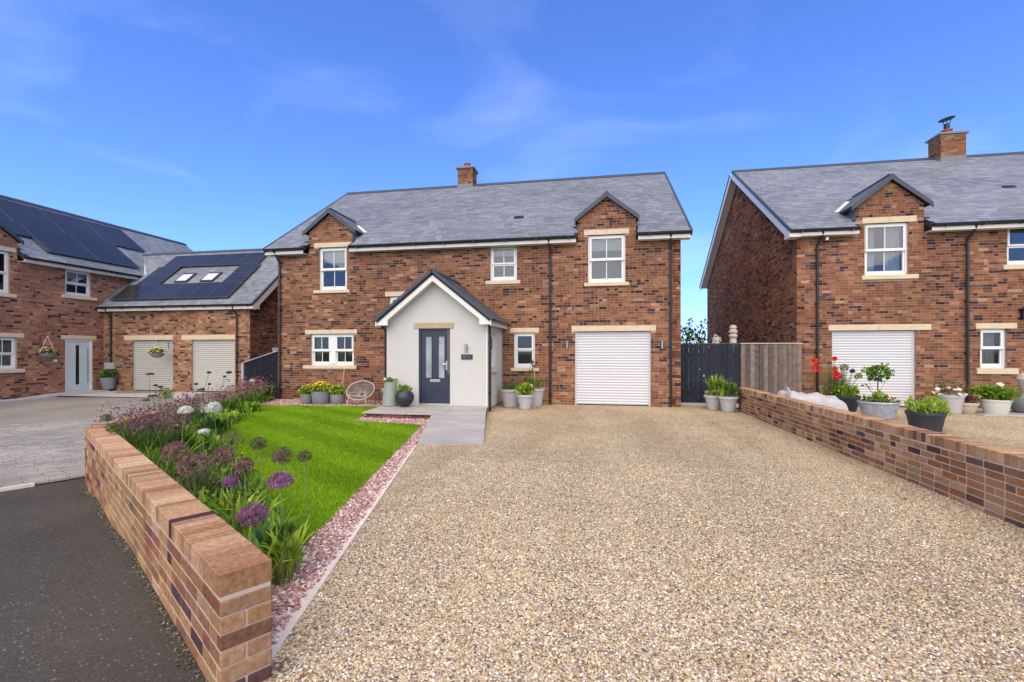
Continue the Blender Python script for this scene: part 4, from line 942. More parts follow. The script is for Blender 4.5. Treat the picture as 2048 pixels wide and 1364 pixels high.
window(rh, F1, 10.81, 11.9, 3.87, 4.95, (10.7, 12.0, 3.75, 3.87), None)
window(rh, F1, 10.19, 10.81, 1.10, 2.17, (10.09, 11.04, 0.95, 1.10), (10.09, 11.04, 2.17, 2.32), bars=0, split=0.54, curtain=('curtain_warm', [(0.0, 0.85)]), open_cill=1)
shutter(rh, F1, 6.57, 8.67, 0.0, 2.15, 'shutter_white', (6.48, 9.04, 2.15, 2.31))
m = MB(); m.box(11.10, 11.22, -0.12, -0.004, 2.42, 2.66, fr=F1); m.box(11.06, 11.26, -0.16, -0.004, 2.66, 2.70, fr=F1); bev(m.build('wall_lantern', 'black_plastic', rh), 0.01)
MB().box(6.35, 6.42, -0.16, -0.10, 4.70, 4.78, fr=F1).build('soffit_lamp', 'upvc', rh)

# ================================================================ left house
lh = thing('house', 'brick house with solar panels on its roofs and twin grey garage shutters', 'house', (-19.9, 14, 0))
F2 = Frame((-19.9, 0, 0), (0, 1, 0), (1, 0, 0)); Z2E = 4.87
R2 = Roof(F2, -0.30, Z2E, 0.77); R2L = 3.72 / math.cos(R2.a)
Y0, Y1 = 5.0, 23.1; D2 = (12.18, 0.78)
WY = 15.85; WE = 3.36; F3 = Frame((0, WY, 0), (1, 0, 0), (0, -1, 0)); R3 = Roof(F3, -0.30, WE, 0.87); R3L = 3.25 / math.cos(R3.a); WX0, WX1 = -19.9, -13.1
op2 = [(11.45, 12.95, 0.95, 2.06), (14.45, 15.44, -0.03, 2.05), (14.45, 15.38, 3.73, 4.72), (11.68, 12.75, 3.55, 5.0)]
wl = backing(MB(), F2, Y0, 23.0, -0.5, 4.74, op2)
m_, _ = dormer(lh, F2, R2, D2[0], D2[1], 0.87, 5.42, 6.08, op2, 4.74, 17, right_lead=0)
wl.add(m_.v, m_.f); w2o = wl.build('front_wall', 'mortar', lh)
def span2(z):
    if z < 4.74: return [(5.0, 15.85)] if z < 3.0 else [(5.0, 17.6)]
    k = min(D2[1], (5.98 - z) / 0.76); return [(D2[0] - k, D2[0] + k)] if k > 0.05 else []
sol2 = op2 + [(11.3, 13.16, 2.06, 2.20), (11.3, 13.16, 0.83, 0.95), (14.31, 15.58, 2.05, 2.19), (14.34, 15.58, 3.61, 3.73), (11.5, 12.92, 5.0, 5.14), (11.5, 12.92, 3.43, 3.55)]
pieces('brick', 'brickwork', w2o, courses(F2, span2, -0.3, 6.0, sol2, [((0.33, 0.15, 0.085), 30), ((0.29, 0.12, 0.07), 22), ((0.38, 0.21, 0.12), 18), ((0.24, 0.12, 0.075), 10)], 0.09), BRICK)
dk = MB()
for a, b, ind in ((Y0, D2[0] - 0.8, 0), (D2[0] - 0.8, D2[0] + 0.8, 1), (D2[0] + 0.8, Y1, 0)): R2.slab(dk, a, b, 0.55 if ind else 0, R2L, -0.11, 0)
r2o = dk.build('roof', 'roof_deck', lh)
def skip2(u, l):
    z = Z2E + l * math.sin(R2.a); d = -0.30 + l * math.cos(R2.a)
    return (abs(u - D2[0]) < D2[1] + 0.06 and (d < 0.12 or z < 6.08 - abs(u - D2[0]) * 0.76 - 0.02))
pieces('slate', 'slating', r2o, slating(R2, Y0, Y1, R2L, skip2, gain=1.05), SLATE)
zr = Z2E + R2L * math.sin(R2.a); dr = -0.30 + R2L * math.cos(R2.a)
rd = MB(); rd.prism([(-0.16, -0.075), (-0.15, -0.05), (0, 0.06), (0.15, -0.05), (0.16, -0.075), (0, 0.03)], Y0, Y1, lambda q, u: F2(u, dr + q[0], zr + q[1] + 0.015)); rd.build('ridge_tiles', 'dark_trim', r2o)
B2 = Roof(Frame((-26.74, 0, 0), (0, -1, 0), (-1, 0, 0)), -0.30, Z2E, 0.77); bm_ = MB(); B2.slab(bm_, -Y1, -Y0, 0, R2L, -0.11, 0.0); bm_.build('rear_roof', 'lead', lh)
MB().prism([(-19.9, -0.3), (-26.7, -0.3), (-26.7, 4.75), (-23.32, 7.4), (-19.9, 4.75)], 22.78, 22.98, lambda q, y: (q[0], y, q[1])).build('flank_wall', 'mortar', lh)
MB().box(-26.9, -26.7, Y0, 22.98, -0.3, 4.75).build('back_wall', 'mortar', lh)
gutter(lh, F2, D2[0] + 0.82, 17.35, -0.32, Z2E); gutter(lh, F2, Y0, D2[0] - 0.82, -0.32, Z2E)
window(lh, F2, 11.45, 12.95, 0.95, 2.06, (11.3, 13.16, 0.83, 0.95), (11.3, 13.16, 2.06, 2.20), units=2, curtain=('curtain', [(0.6, 1.0)]))
window(lh, F2, 14.45, 15.38, 3.73, 4.72, (14.34, 15.58, 3.61, 3.73), None, blind=0.30)
window(lh, F2, 11.68, 12.75, 3.55, 5.0, (11.5, 12.92, 3.43, 3.55), (11.5, 12.92, 5.0, 5.14), curtain=('curtain', [(0.0, 0.4)]))
dm = MB(); rect_frame(dm, F2, 14.45, 15.44, -0.03, 2.05, 0.03, 0.12, 0.07); do = dm.build('front_door', 'upvc', lh)
dl = MB(); backing(dl, Frame(F2(0, 0.055, 0), F2.U, -F2.I), 14.52, 15.37, 0.05, 1.98, [(14.86, 15.00, 0.28, 1.82)], 0.045); dl.build('leaf', 'door_sage', do)
MB().box(14.86, 15.00, 0.075, 0.083, 0.28, 1.82, fr=F2).build('pane', 'glass', do); MB().box(14.84, 15.02, 0.11, 0.12, 0.2, 1.9, fr=F2).build('hall_interior', 'black_plastic', do)
hm = MB(); hm.tube([F2(15.27, 0.02, 0.35), F2(15.27, 0.02, 1.75)], 0.014, 8); [hm.tube([F2(15.27, 0.02, z), F2(15.27, 0.06, z)], 0.01, 6) for z in (0.45, 1.65)]; hm.build('handle', 'steel', do, True)
stone('lintel', F2, 14.31, 15.58, 2.05, 2.19, -0.012, 0.14, do)
# garage wing
op3 = [(-18.47, -16.55, -0.02, 2.03), (-15.70, -13.75, -0.02, 2.03)]
w3o = backing(MB(), F3, WX0 + 0.01, WX1, -0.3, 3.24, op3).build('wing_wall', 'mortar', lh)
pieces('brick', 'brickwork', w3o, courses(F3, lambda z: [(WX0 + 0.01, WX1)], -0.15, 3.24, op3 + [(-18.88, -16.57 + 0.02, 2.03, 2.21), (-16.16, -13.75, 2.03, 2.21)], [((0.33, 0.17, 0.085), 30), ((0.29, 0.135, 0.07), 22), ((0.38, 0.22, 0.12), 18), ((0.22, 0.11, 0.065), 12)], 0.12), BRICK)
G3 = Frame((WX1, WY, 0), (0, 1, 0), (1, 0, 0))
g3o = MB().prism([(0.0, -0.3), (6.0, -0.3), (6.0, 3.25), (2.95, 5.9), (0.0, 3.25)], 0.0, 0.2, lambda q, d: G3(q[0] + 0.004, d + 0.002, q[1])).build('wing_gable', 'mortar', lh)
pieces('brick', 'brickwork', g3o, courses(G3, lambda z: [(max(0, (z - 3.25) / 0.87), 6.0 - max(0, (z - 3.25) / 0.87))], -0.15, 5.8, []), BRICK, limit=150)
W3A, W3B = -22.5, -12.75
def mask3(u, l):   # valley with the main roof
    q = R3.p(u, l); 
    return q[0] < -19.86 and q[2] < Z2E + 0.77 * (-19.6 - q[0]) - 0.02 and not (q[0] > -19.9)
dk = MB(); R3.slab(dk, -19.88, W3B, 0, R3L, -0.11, 0); R3.slab(dk, W3A, -19.88, R3L * 0.36, R3L, -0.11, -0.004); r3o = dk.build('wing_roof', 'roof_deck', lh)
pieces('slate', 'slating', r3o, slating(R3, -22.0, W3B, R3L, mask3, gain=1.0), SLATE)
bm_ = MB(); B3 = Roof(Frame((0, WY + 5.9, 0), (-1, 0, 0), (0, 1, 0)), -0.30, WE, 0.87); B3.slab(bm_, -W3B, 22.0, 0, R3L, -0.11, 0.0); bm_.build('wing_rear_roof', 'lead', lh)
zr = WE + R3L * math.sin(R3.a); dr = -0.30 + R3L * math.cos(R3.a)
rd = MB(); rd.prism([(-0.14, -0.075), (-0.13, -0.05), (0, 0.05), (0.13, -0.05), (0.14, -0.075), (0, 0.03)], -21.2, W3B, lambda q, u: F3(u, dr + q[0], zr + q[1] + 0.01)); rd.build('ridge_tiles', 'dark_trim', r3o)
vg = MB(); R3.slab(vg, W3B - 0.03, W3B + 0.03, -0.02, R3L, -0.03, 0.04); vg.build('verge_trim', 'dark_trim', r3o)
vg = MB(); R3.slab(vg, W3B - 0.012, W3B + 0.012, -0.02, R3L + 0.05, -0.25, -0.032); vg.build('barge_board', 'fascia_white', lh)
MB().prism([(-0.27, WE - 0.17), (0.1, WE - 0.17), (0.1, WE + 0.1), (-0.27, WE - 0.08)], WX1, W3B - 0.002, lambda q, u: F3(u, q[0], q[1])).build('box_end', 'fascia_white', lh)
gutter(lh, F3, -19.86, W3B, -0.32, WE)
for u in (-13.62, -19.45): downpipe(lh, F3, u, -0.02, WE - 0.05, r=0.03)
shutter(lh, F3, -18.47, -16.55, -0.02, 2.03, 'shutter_grey', (-18.88, -16.57, 2.03, 2.21), False)
shutter(lh, F3, -15.70, -13.75, -0.02, 2.03, 'shutter_grey', (-16.16, -13.75, 2.03, 2.21), False)
# valley lead
a = Vector((-19.45, 17.42, 4.92)); b = Vector((-21.25, 18.98, 6.24)); off = Vector((0.10, 0.10, 0.03))
MB().add([a - off, a + off, b + off, b - off, a - off + Vector((0, 0, 0.06)), a + off + Vector((0, 0, 0.06)), b + off + Vector((0, 0, 0.06)), b - off + Vector((0, 0, 0.06))], [(4, 5, 6, 7), (0, 1, 5, 4), (1, 2, 6, 5), (2, 3, 7, 6), (3, 0, 4, 7)]).build('lead_valley', 'lead_pale', lh)
# solar panels, each a part with its own frame
def panel(roof, u0, u1, l0, l1):
    m = MB(); roof.slab(m, u0 + 0.01, u1 - 0.01, l0 + 0.01, l1 - 0.01, 0.09, 0.122); p_ = m.build('solar_panel', 'solar_cell', lh)
    f = MB()
    for a, b, c_, e in ((u0, u0 + 0.014, l0, l1), (u1 - 0.014, u1, l0, l1), (u0 + 0.014, u1 - 0.014, l0, l0 + 0.014), (u0 + 0.014, u1 - 0.014, l1 - 0.014, l1)): roof.slab(f, a + 0.003, b - 0.003, c_ + 0.003, e - 0.003, 0.085, 0.127)
    f.build('frame', 'solar_frame', p_)
cs = math.cos(R2.a)
for j, (la, lb_) in enumerate(((0.50, 1.42), (1.42, 2.36), (2.36, 3.28), (3.28, 4.20))):
    right = 17.45 if j < 2 else 19.0; left = 13.9 if j == 0 else 13.2 if j == 1 else 7.0
    u = right
    while u > left: panel(R2, max(u - 1.72, left), u, la, lb_); u -= 1.72
c3 = 1 / math.cos(R3.a)
yl = lambda y: (y - (WY - 0.30)) * c3
rows3 = [(yl(15.80), yl(16.62)), (yl(16.62), yl(17.16)), (yl(17.16), yl(17.70)), (yl(17.70), yl(18.42))]
for i in range(6): panel(R3, -19.45 + i * 0.912, -19.45 + (i + 1) * 0.912, *rows3[0])
for i in range(5): panel(R3, -18.95 + i * 0.945, -18.95 + (i + 1) * 0.945, *rows3[3])
for j in (1, 2):
    panel(R3, -19.1, -17.98, *rows3[j]); panel(R3, -14.95, -14.02, *rows3[j])
for u in (-17.45, -16.2):
    m = MB(); R3.slab(m, u, u + 0.62, yl(16.78), yl(17.30), 0.02, 0.085); sk = m.build('roof_window', 'dark_trim', lh)
    m = MB(); R3.slab(m, u + 0.07, u + 0.55, yl(16.78) + 0.07, yl(17.30) - 0.14, 0.086, 0.092); m.build('pane', 'lead_pale', sk)
MB().box(-19.72, -19.28, -0.10, -0.004, 0.86, 1.12, fr=F3).build('meter_box', 'grey_box', lh)
m = MB(); m.tube([F3(-19.55, -0.01, 1.42), F3(-19.55, -0.06, 1.42)], 0.06, 12); m.build('vent_terminal', 'black_plastic', lh, True)
m = MB(); m.tube([F2(14.1, 0.0, 1.22), F2(14.1, -0.08, 1.22)], 0.05, 12); m.build('door_bell_light', 'upvc', lh, True)
# paving strip along the left house
sp_ = MB()
for i in range(16):
    a, b = 9.2 + i * 0.42, 9.2 + (i + 1) * 0.42 - 0.006
    za, zb_ = hz(-19.6, a) + 0.05, hz(-19.6, b) + 0.05
    if b > 15.82: break
    P = [(-19.88, a, za), (-19.15, a, za), (-19.15, b, zb_), (-19.88, b, zb_)]; sp_.add(P + [(x, y, z - 0.1) for x, y, z in P], [(0, 1, 2, 3), (0, 4, 5, 1), (1, 5, 6, 2), (2, 6, 7, 3)])
kind(sp_.build('flag_path', 'flag_grey'), 'structure')

# ================================================================ boundary walls
def garden_wall(t, runs, ztop, zbot, thick=0.215, dark=0.09, cop=0.1025, dks=None):
    dks = dks or DARKS_SOFT
    """runs: list of (start, end, face on both sides) ; brick on edge coping over stretcher courses"""
    items_b = []; items_c = []; core = MB()
    for (A_, B_, ends) in runs:
        A_ = Vector((*A_, 0)); B_ = Vector((*B_, 0)); dv = B_ - A_; L = dv.length; dv.normalize(); inw = Vector((-dv.y, dv.x, 0))
        fr = Frame(A_, dv, -inw)        # outer face at d = 0, inner at d = thick
        core.box(0.004, L - 0.004, 0.0035, thick - 0.0035, zbot, ztop - 0.006, fr=fr)
        zc = ztop - cop - 0.010; n = int((zc - zbot) / 0.075)
        for face in (0, 1):
            ff = fr if face == 0 else Frame(A_ + dv * L + inw * thick, -dv, inw)
            items_b += courses(ff, lambda z: [(0.0, L)], zc - n * 0.075, zc, [], WALL_PAL, dark, proud=0.0, depth=0.045, mix=0.22, darks=dks)
        if ends:
            fe = Frame(A_, -inw, -dv) if ends == 1 else Frame(B_, inw, dv)
            z = zc - 0.075; j = 0
            while z > zbot:
                sp2 = [(0.0, thick)] if j % 2 == 0 else [(0.0, thick * 0.5 - 0.005), (thick * 0.5 + 0.005, thick)]
                for p, q in sp2:
                    if ends == 1: p, q = -q, -p
                    items_b.append((fe.mat((p + q) / 2, 0.0225 - 0.004, z + 0.0325), q - p - 0.002, 0.045, 0.065, pick(WALL_PAL, 0.12, [0], DARKS_SOFT)))
                z -= 0.075; j += 1
        u = 0.0; run = [0]
        while u < L - 0.03:
            wd_ = min(0.066, L - u)
            items_c.append((fr.mat(u + wd_ / 2, thick / 2, ztop - cop / 2 + random.uniform(-0.0015, 0.0015)), wd_ - 0.0015, thick + 0.006, cop, pick([((0.43, 0.265, 0.15), 5), ((0.39, 0.225, 0.115), 4), ((0.47, 0.32, 0.20), 4), ((0.31, 0.165, 0.085), 3)], dark * 0.5, [0], DARKS_SOFT)))
            u += 0.0735
    core.build('wall_core', 'mortar_pale', t)
    pieces('brick', 'brickwork', t, items_b, BRICK, 0.004)
    pieces('coping_brick', 'coping', t, items_c, BRICK, 0.004)
gw = thing('garden_wall', 'low brick wall with brick on edge coping beside the flower bed', 'wall', (-4, 3.4, 0))
pA, pB = (-6.645, 5.06), (-1.625, 1.785)
garden_wall(gw, [(pA, pB, 2), ((-7.35, 6.6), (-6.715, 5.175), 0)], 0.555, -0.32)
gr_ = thing('garden_wall', 'long low brick wall on the right edge of the gravel driveway', 'wall', (3.7, 7, 0))
garden_wall(gr_, [((3.63, 13.05), (3.63, -0.5), 1)], 0.62, -0.05, dark=0.13, dks=DARKS[1:] + DARKS_SOFT[:1])

# grit and moss gathered along the foot of the roadside wall
n = 900; f = rng.uniform(0, 1, n); off = np.abs(rng.normal(0, 0.025, n)) + 0.004
x = pA[0] + (pB[0] - pA[0]) * f - 0.545 * off; y = pA[1] + (pB[1] - pA[1]) * f - 0.838 * off
gt = stones('wall_foot_grit', x, y, 0.016, [(0.10, 0.085, 0.06), (0.07, 0.085, 0.035), (0.20, 0.15, 0.10), (0.13, 0.11, 0.09)], 0.0, 0.6)
co = np.empty(len(gt.data.vertices) * 3, np.float32); gt.data.vertices.foreach_get('co', co); co = co.reshape(-1, 3)
co[:, 2] += np.repeat([hz(a, b) for a, b in zip(x, y)], 7); gt.data.vertices.foreach_set('co', co.ravel()); gt.data.update()
tag(gt, 'thin line of grit and moss along the foot of the roadside wall', 'grit')

# ================================================================ foliage helpers
def rnd(a, b): return random.uniform(a, b)
def jit(c, k=0.2):
    f = rnd(1 - k, 1 + k); return (c[0] * f * rnd(0.93, 1.07), c[1] * f, c[2] * f * rnd(0.9, 1.1))
G_MID = [(0.13, 0.25, 0.025), (0.165, 0.30, 0.03), (0.095, 0.19, 0.025)]
G_LIME = [(0.32, 0.45, 0.04), (0.25, 0.39, 0.03), (0.40, 0.50, 0.07)]
G_DARK = [(0.04, 0.10, 0.025), (0.06, 0.125, 0.03), (0.05, 0.11, 0.04)]
G_OLIVE = [(0.17, 0.18, 0.06), (0.13, 0.15, 0.05), (0.20, 0.19, 0.08)]
PURPLE = [(0.33, 0.085, 0.27), (0.24, 0.055, 0.20), (0.42, 0.15, 0.34)]
MAUVE = [(0.36, 0.13, 0.18), (0.29, 0.09, 0.13), (0.42, 0.20, 0.23), (0.22, 0.08, 0.09)]
BURG = [(0.22, 0.06, 0.11), (0.16, 0.05, 0.09), (0.30, 0.11, 0.15), (0.36, 0.20, 0.20)]
SEED = [(0.12, 0.09, 0.075), (0.16, 0.12, 0.09), (0.09, 0.075, 0.06)]
WHITE = [(0.78, 0.78, 0.66), (0.70, 0.71, 0.56), (0.82, 0.82, 0.74)]
YELLOW = [(0.75, 0.58, 0.03), (0.80, 0.66, 0.06), (0.70, 0.48, 0.02)]
RED = [(0.65, 0.03, 0.025), (0.55, 0.02, 0.03), (0.72, 0.07, 0.03)]
def leafball(mb, c, rad, n, size, pal, shell=0.5, upright=0.0, aspect=0.5):
    for _ in range(n):
        v = Vector((random.gauss(0, 1), random.gauss(0, 1), random.gauss(0, 1))).normalized() * (shell + (1 - shell) * random.random()) ** 0.6
        p = Vector(c) + Vector((v.x * rad[0], v.y * rad[1], v.z * rad[2]))
        a = (v + Vector((rnd(-.6, .6), rnd(-.6, .6), rnd(-.3, .6) + upright))).normalized(); s = size * rnd(0.6, 1.3)
        b = a.cross(Vector((rnd(-1, 1), rnd(-1, 1), rnd(-1, 1)))).normalized() * s * aspect; t = a * s; nn_ = a.cross(b).normalized() * s * 0.15
        mb.add([p, p + t * 0.5 + b + nn_, p + t, p + t * 0.5 - b + nn_], [(0, 1, 2), (0, 2, 3)], jit(random.choice(pal)))
def straps(mb, base, n, length, width, lean, pal, spread=0.05, seg=4, droop=1.0):
    for _ in range(n):
        a = rnd(0, 6.283); L = length * rnd(0.6, 1.15); le = lean * rnd(0.3, 1.2); wd_ = width * rnd(0.7, 1.2)
        o = Vector(base) + Vector((rnd(-spread, spread), rnd(-spread, spread), 0)); dirv = Vector((math.cos(a), math.sin(a), 0)); side = Vector((-dirv.y, dirv.x, 0)); tw = rnd(-0.6, 0.6); side = (side + dirv * tw).normalized()
        col = jit(random.choice(pal)); pts = []
        for i in range(seg + 1):
            f = i / seg; r_ = L * le * f ** (1.2 + droop * 0.5); z_ = L * (f - 0.38 * droop * le * f * f * f)
            w_ = wd_ * (1 - f) ** 0.6 * (0.55 + 0.9 * min(f * 2, 1)) * 0.5; p = o + dirv * r_ + Vector((0, 0, z_)); pts += [p - side * w_, p + side * w_]
        mb.add(pts, [(2 * i, 2 * i + 1, 2 * i + 3, 2 * i + 2) for i in range(seg)], col)
def umbel(mb, c, r, n, pal, spoke=None, fs=0.011, squash=0.9, lo=-0.75):
    """allium head: thin spokes from the centre carrying small starry florets"""
    c = Vector(c)
    for _ in range(n):
        z = rnd(lo, 1); a = rnd(0, 6.283); q = math.sqrt(max(0, 1 - z * z)); v = Vector((q * math.cos(a), q * math.sin(a), z * squash)); rr = r * rnd(0.8, 1.05); p = c + v * rr
        sd = v.cross(Vector((0.3, 0.2, 1))).normalized()
        if spoke: mb.add([c + sd * 0.0009, c - sd * 0.0009, p], [(0, 1, 2)], jit(random.choice(spoke)))
        t2 = v.cross(sd).normalized(); col = jit(random.choice(pal)); s = fs * rnd(0.7, 1.25); k = rnd(0, 1.5); e1 = sd * math.cos(k) + t2 * math.sin(k); e2 = t2 * math.cos(k) - sd * math.sin(k)
        for (x, y) in ((e1, e2), (e2, -e1)):
            mb.add([p + x * s, p + y * s * 0.22, p - x * s, p - y * s * 0.22], [(0, 1, 2, 3)], col)
        mb.add([p + v * s * 0.9, p + sd * s * 0.45, p - sd * s * 0.45], [(0, 1, 2)], col)
def blooms(mb, c, rad, n, size, pal, petals=5, lo=0.2, core=None):
    for _ in range(n):
        z = rnd(lo, 1); a = rnd(0, 6.283); q = math.sqrt(max(0, 1 - z * z)) * rnd(0.3, 1); p = Vector(c) + Vector((q * math.cos(a) * rad[0], q * math.sin(a) * rad[1], z * rad[2]))
        flower(mb, p, Vector((rnd(-.5, .5), rnd(-.9, .2), 0.8)), size * rnd(0.7, 1.2), pal, petals, core)
def bloom_parts(parent, c, rad, n, size, pal, petals=5, lo=0.2, core=None):
    for _ in range(n):
        mb = MB(); blooms(mb, c, rad, 1, size, pal, petals, lo, core); mb.build('flower', LF, parent)
def flower(mb, p, nrm, s, pal, petals=5, core=None, cup=0.25):
    nrm = Vector(nrm).normalized(); e1 = nrm.cross(Vector((0.2, 0.3, 0.9))).normalized(); e2 = nrm.cross(e1); p = Vector(p); k0 = rnd(0, 6)
    for i in range(petals):
        a = k0 + 6.283 * i / petals; d_ = e1 * math.cos(a) + e2 * math.sin(a); sd = nrm.cross(d_); h_ = nrm * s * cup
        mb.add([p, p + d_ * s * 0.6 + sd * s * 0.42 + h_, p + d_ * s + h_ * 1.2, p + d_ * s * 0.6 - sd * s * 0.42 + h_], [(0, 1, 2, 3)], jit(random.choice(pal), 0.12))
    if core: mb.add([p + nrm * s * 0.16 + (e1 * math.cos(q) + e2 * math.sin(q)) * s * 0.24 for q in (0, 1.57, 3.14, 4.71)], [(0, 1, 2, 3)], core)
def stemline(mb, a, b, r=0.004, bow=0.03):
    a, b = Vector(a), Vector(b); o = Vector((rnd(-bow, bow), rnd(-bow, bow), 0)); mb.tube([a, (a * 2 + b) / 3 + o, (a + b * 2) / 3 + o, b], r, 5)
LF = LEAF[0]

# ================================================================ fences and gate
def boards(t, fr, u0, u1, z0, ztop, n, mat_cols, mats=BOARD, gap=0.006, thick=0.02, flute=0.0):
    wd_ = (u1 - u0) / n
    for i in range(n):
        a = u0 + i * wd_; zt = ztop(a + wd_ / 2) if callable(ztop) else ztop
        c_ = random.choice(mat_cols); k = rnd(0.85, 1.15); me = chbox(wd_ - gap, thick, zt - z0, 0.003)
        if not me.materials: me.materials.append(mats[1])
        o = bpy.data.objects.new('board', me); COL.objects.link(o); M = fr.mat(a + wd_ / 2, thick / 2 + rnd(0, 0.004) + (flute if i % 2 else 0), (z0 + zt) / 2); W[o.name] = M
        if me.materials[0] != mats[1]: o.material_slots[0].link = 'OBJECT'; o.material_slots[0].material = mats[1]
        o.matrix_basis = M; o.color = (*[x * k for x in c_], 1); o.parent = t; o.matrix_parent_inverse = W[t.name].inverted()
FG = Frame((0, 14.25, 0), (1, 0, 0), (0, -1, 0))
gate = thing('side_gate', 'dark grey vertical boarded side gate between the two right houses', 'gate', (3.1, 14.25, 0))
boards(gate, FG, 2.34, 3.17, 0.08, 1.77, 6, [(0.020, 0.023, 0.032)], flute=0.006); boards(gate, FG, 3.18, 4.00, 0.08, 1.77, 5, [(0.022, 0.025, 0.034)], flute=0.006)
MB().box(2.34, 4.0, 0.045, 0.09, 0.3, 0.42, fr=FG).box(2.34, 4.0, 0.045, 0.09, 1.4, 1.52, fr=FG).build('rail', 'door_navy', gate)
MB().box(2.33, 4.01, -0.01, 0.06, 1.772, 1.80, fr=FG).build('capping', 'dark_trim', gate)
m = MB(); m.tube([FG(3.03, -0.02, 0.86), FG(3.03, 0.0, 0.86)], 0.028, 12); m.tube([FG(2.92, -0.012, 1.05), FG(2.92, 0.0, 1.05)], 0.014, 10); m.build('latch', 'steel', gate, True)
MB().box(2.32, 4.02, -0.05, 0.14, 0.0, 0.075, fr=FG).build('gravel_board', 'flag_grey', gate)
fen = thing('fence', 'weathered brown wooden board fence beside the grey gate', 'fence', (4.8, 14.3, 0))
boards(fen, FG, 4.03, 5.62, 0.05, 1.76, 13, [(0.165, 0.125, 0.095), (0.20, 0.155, 0.115), (0.115, 0.09, 0.072), (0.175, 0.14, 0.112)], flute=0.012)
MB().box(4.02, 5.64, -0.012, 0.06, 1.775, 1.80, fr=FG).build('capping', 'wood_pale', fen)
MB().box(4.03, 5.62, 0.05, 0.09, 0.3, 0.4, fr=FG).box(4.03, 5.62, 0.05, 0.09, 1.4, 1.5, fr=FG).build('rail', 'wood_pale', fen)
FB = Frame((-12.05, 14.3, 0), (1.68, -0.35, 0), (-0.35, -1.68, 0)); LB = 1.72
bf = thing('fence', 'black board fence with raked top left of the main house', 'fence', (-11.2, 14.1, 0))
boards(bf, FB, 0.0, LB, 0.0, lambda u: 1.18 + 0.43 * u / LB, 14, [(0.012, 0.013, 0.020)], gap=0.003)
m = MB(); m.add([FB(u, d_, 1.155 + 0.43 * u / LB + h_ + 0.02) for h_ in (0, 0.025) for (u, d_) in ((-0.02, -0.02), (LB + 0.02, -0.02), (LB + 0.02, 0.05), (-0.02, 0.05))], [(0, 3, 2, 1), (4, 5, 6, 7), (0, 1, 5, 4), (1, 2, 6, 5), (2, 3, 7, 6), (3, 0, 4, 7)]); m.build('capping', 'grey_box', bf)
MB().box(-0.11, -0.02, -0.02, 0.07, 0.0, 1.17, fr=FB).build('post', 'grey_box', bf)
FS = Frame((-12.4, 16.2, 0), (1, 0, 0), (0, -1, 0))
gf = thing('fence', 'pale grey boarded fence behind the raked black fence', 'fence', (-11.6, 16.2, 0))
boards(gf, FS, 0.0, 1.9, 0.0, 1.68, 14, [(0.27, 0.275, 0.285), (0.31, 0.315, 0.32)]); MB().box(-0.01, 1.92, -0.02, 0.05, 1.684, 1.71, fr=FS).build('capping', 'grey_box', gf)

# ornaments standing behind the gate
fin = thing('finial', 'beige turned stone finial post rising behind the gate', 'finial', (4.05, 15.0, 0))
MB().box(-0.085, 0.085, -0.085, 0.085, 0, 1.72, M=Matrix.Translation((4.02, 15.0, 0))).build('post', 'ornament_stone', fin)
MB().lathe([(0.10, 1.72), (0.10, 1.93), (0.085, 1.95), (0.12, 1.98), (0.13, 2.03), (0.105, 2.07), (0.09, 2.09), (0.125, 2.12), (0.13, 2.17), (0.10, 2.21), (0.085, 2.23), (0.11, 2.26), (0.09, 2.33), (0.03, 2.36)], (4.02, 15.0, 0), 20).build('cap', 'ornament_stone', fin, True)
fl_ = thing('plinth', 'short pale fluted plinth showing over the gate', 'plinth', (3.62, 15.3, 0))
m = MB(); m.lathe([(0.10, 0), (0.10, 1.72), (0.12, 1.74), (0.12, 1.80), (0.09, 1.82), (0.09, 1.88), (0.125, 1.90), (0.125, 1.95), (0.135, 1.96), (0.135, 2.0)], (3.62, 15.3, 0), 20); m.build('column', 'planter_cream', fl_, True)
sc_ = thing('scroll_trellis', 'pale curved wooden scrolls rising just above the gate top', 'trellis', (2.9, 15.0, 0))
for (x0, x1, za, zb_, flip) in ((2.40, 2.62, 1.99, 1.70, 0), (2.82, 3.0, 1.99, 1.70, 0), (3.28, 3.45, 1.70, 2.05, 0), (3.42, 3.62, 2.06, 1.86, 0)):
    pts = [(x0 + (x1 - x0) * (f + 0.12 * math.sin(f * 3.14)), 14.75, za + (zb_ - za) * (f ** 1.6)) for f in np.linspace(0, 1, 8)]; m = MB(); m.tube(pts, 0.018, 8); m.build('scroll', 'ornament_stone', sc_, True)
MB().box(2.4, 3.6, 14.74, 14.77, 0.0, 0.1).box(2.40, 2.44, 14.74, 14.77, 0.1, 1.75).box(3.40, 3.44, 14.74, 14.77, 0.1, 1.75).box(2.44, 3.4, 14.74, 14.77, 1.66, 1.70).build('stand', 'ornament_stone', sc_)
tr_ = thing('shrub', 'leafy green shrub seen over the gate against the sky', 'shrub', (4.1, 24, 0))
m = MB()
for k in range(9):
    a = rnd(0, 6.28); stemline(m, (4.1 + rnd(-.3, .3), 24 + rnd(-.2, .2), 0), (4.1 + rnd(-1.2, 1.2), 24 + rnd(-0.6, .6), rnd(1.9, 2.9)), 0.02, 0.15)
m.build('trunk', 'bark', tr_, True)
m = MB(); 
for k in range(16): leafball(m, (4.1 + rnd(-1.5, 1.5), 24 + rnd(-.7, .7), rnd(1.4, 2.45)), (0.42, 0.42, 0.35), 70, 0.13, G_MID + G_DARK)
for k in range(9): leafball(m, (4.1 + rnd(-1.4, 1.4), 24, rnd(2.5, 2.95)), (0.12, 0.12, 0.22), 22, 0.11, G_MID + G_OLIVE)
m.build('crown', LF, tr_)

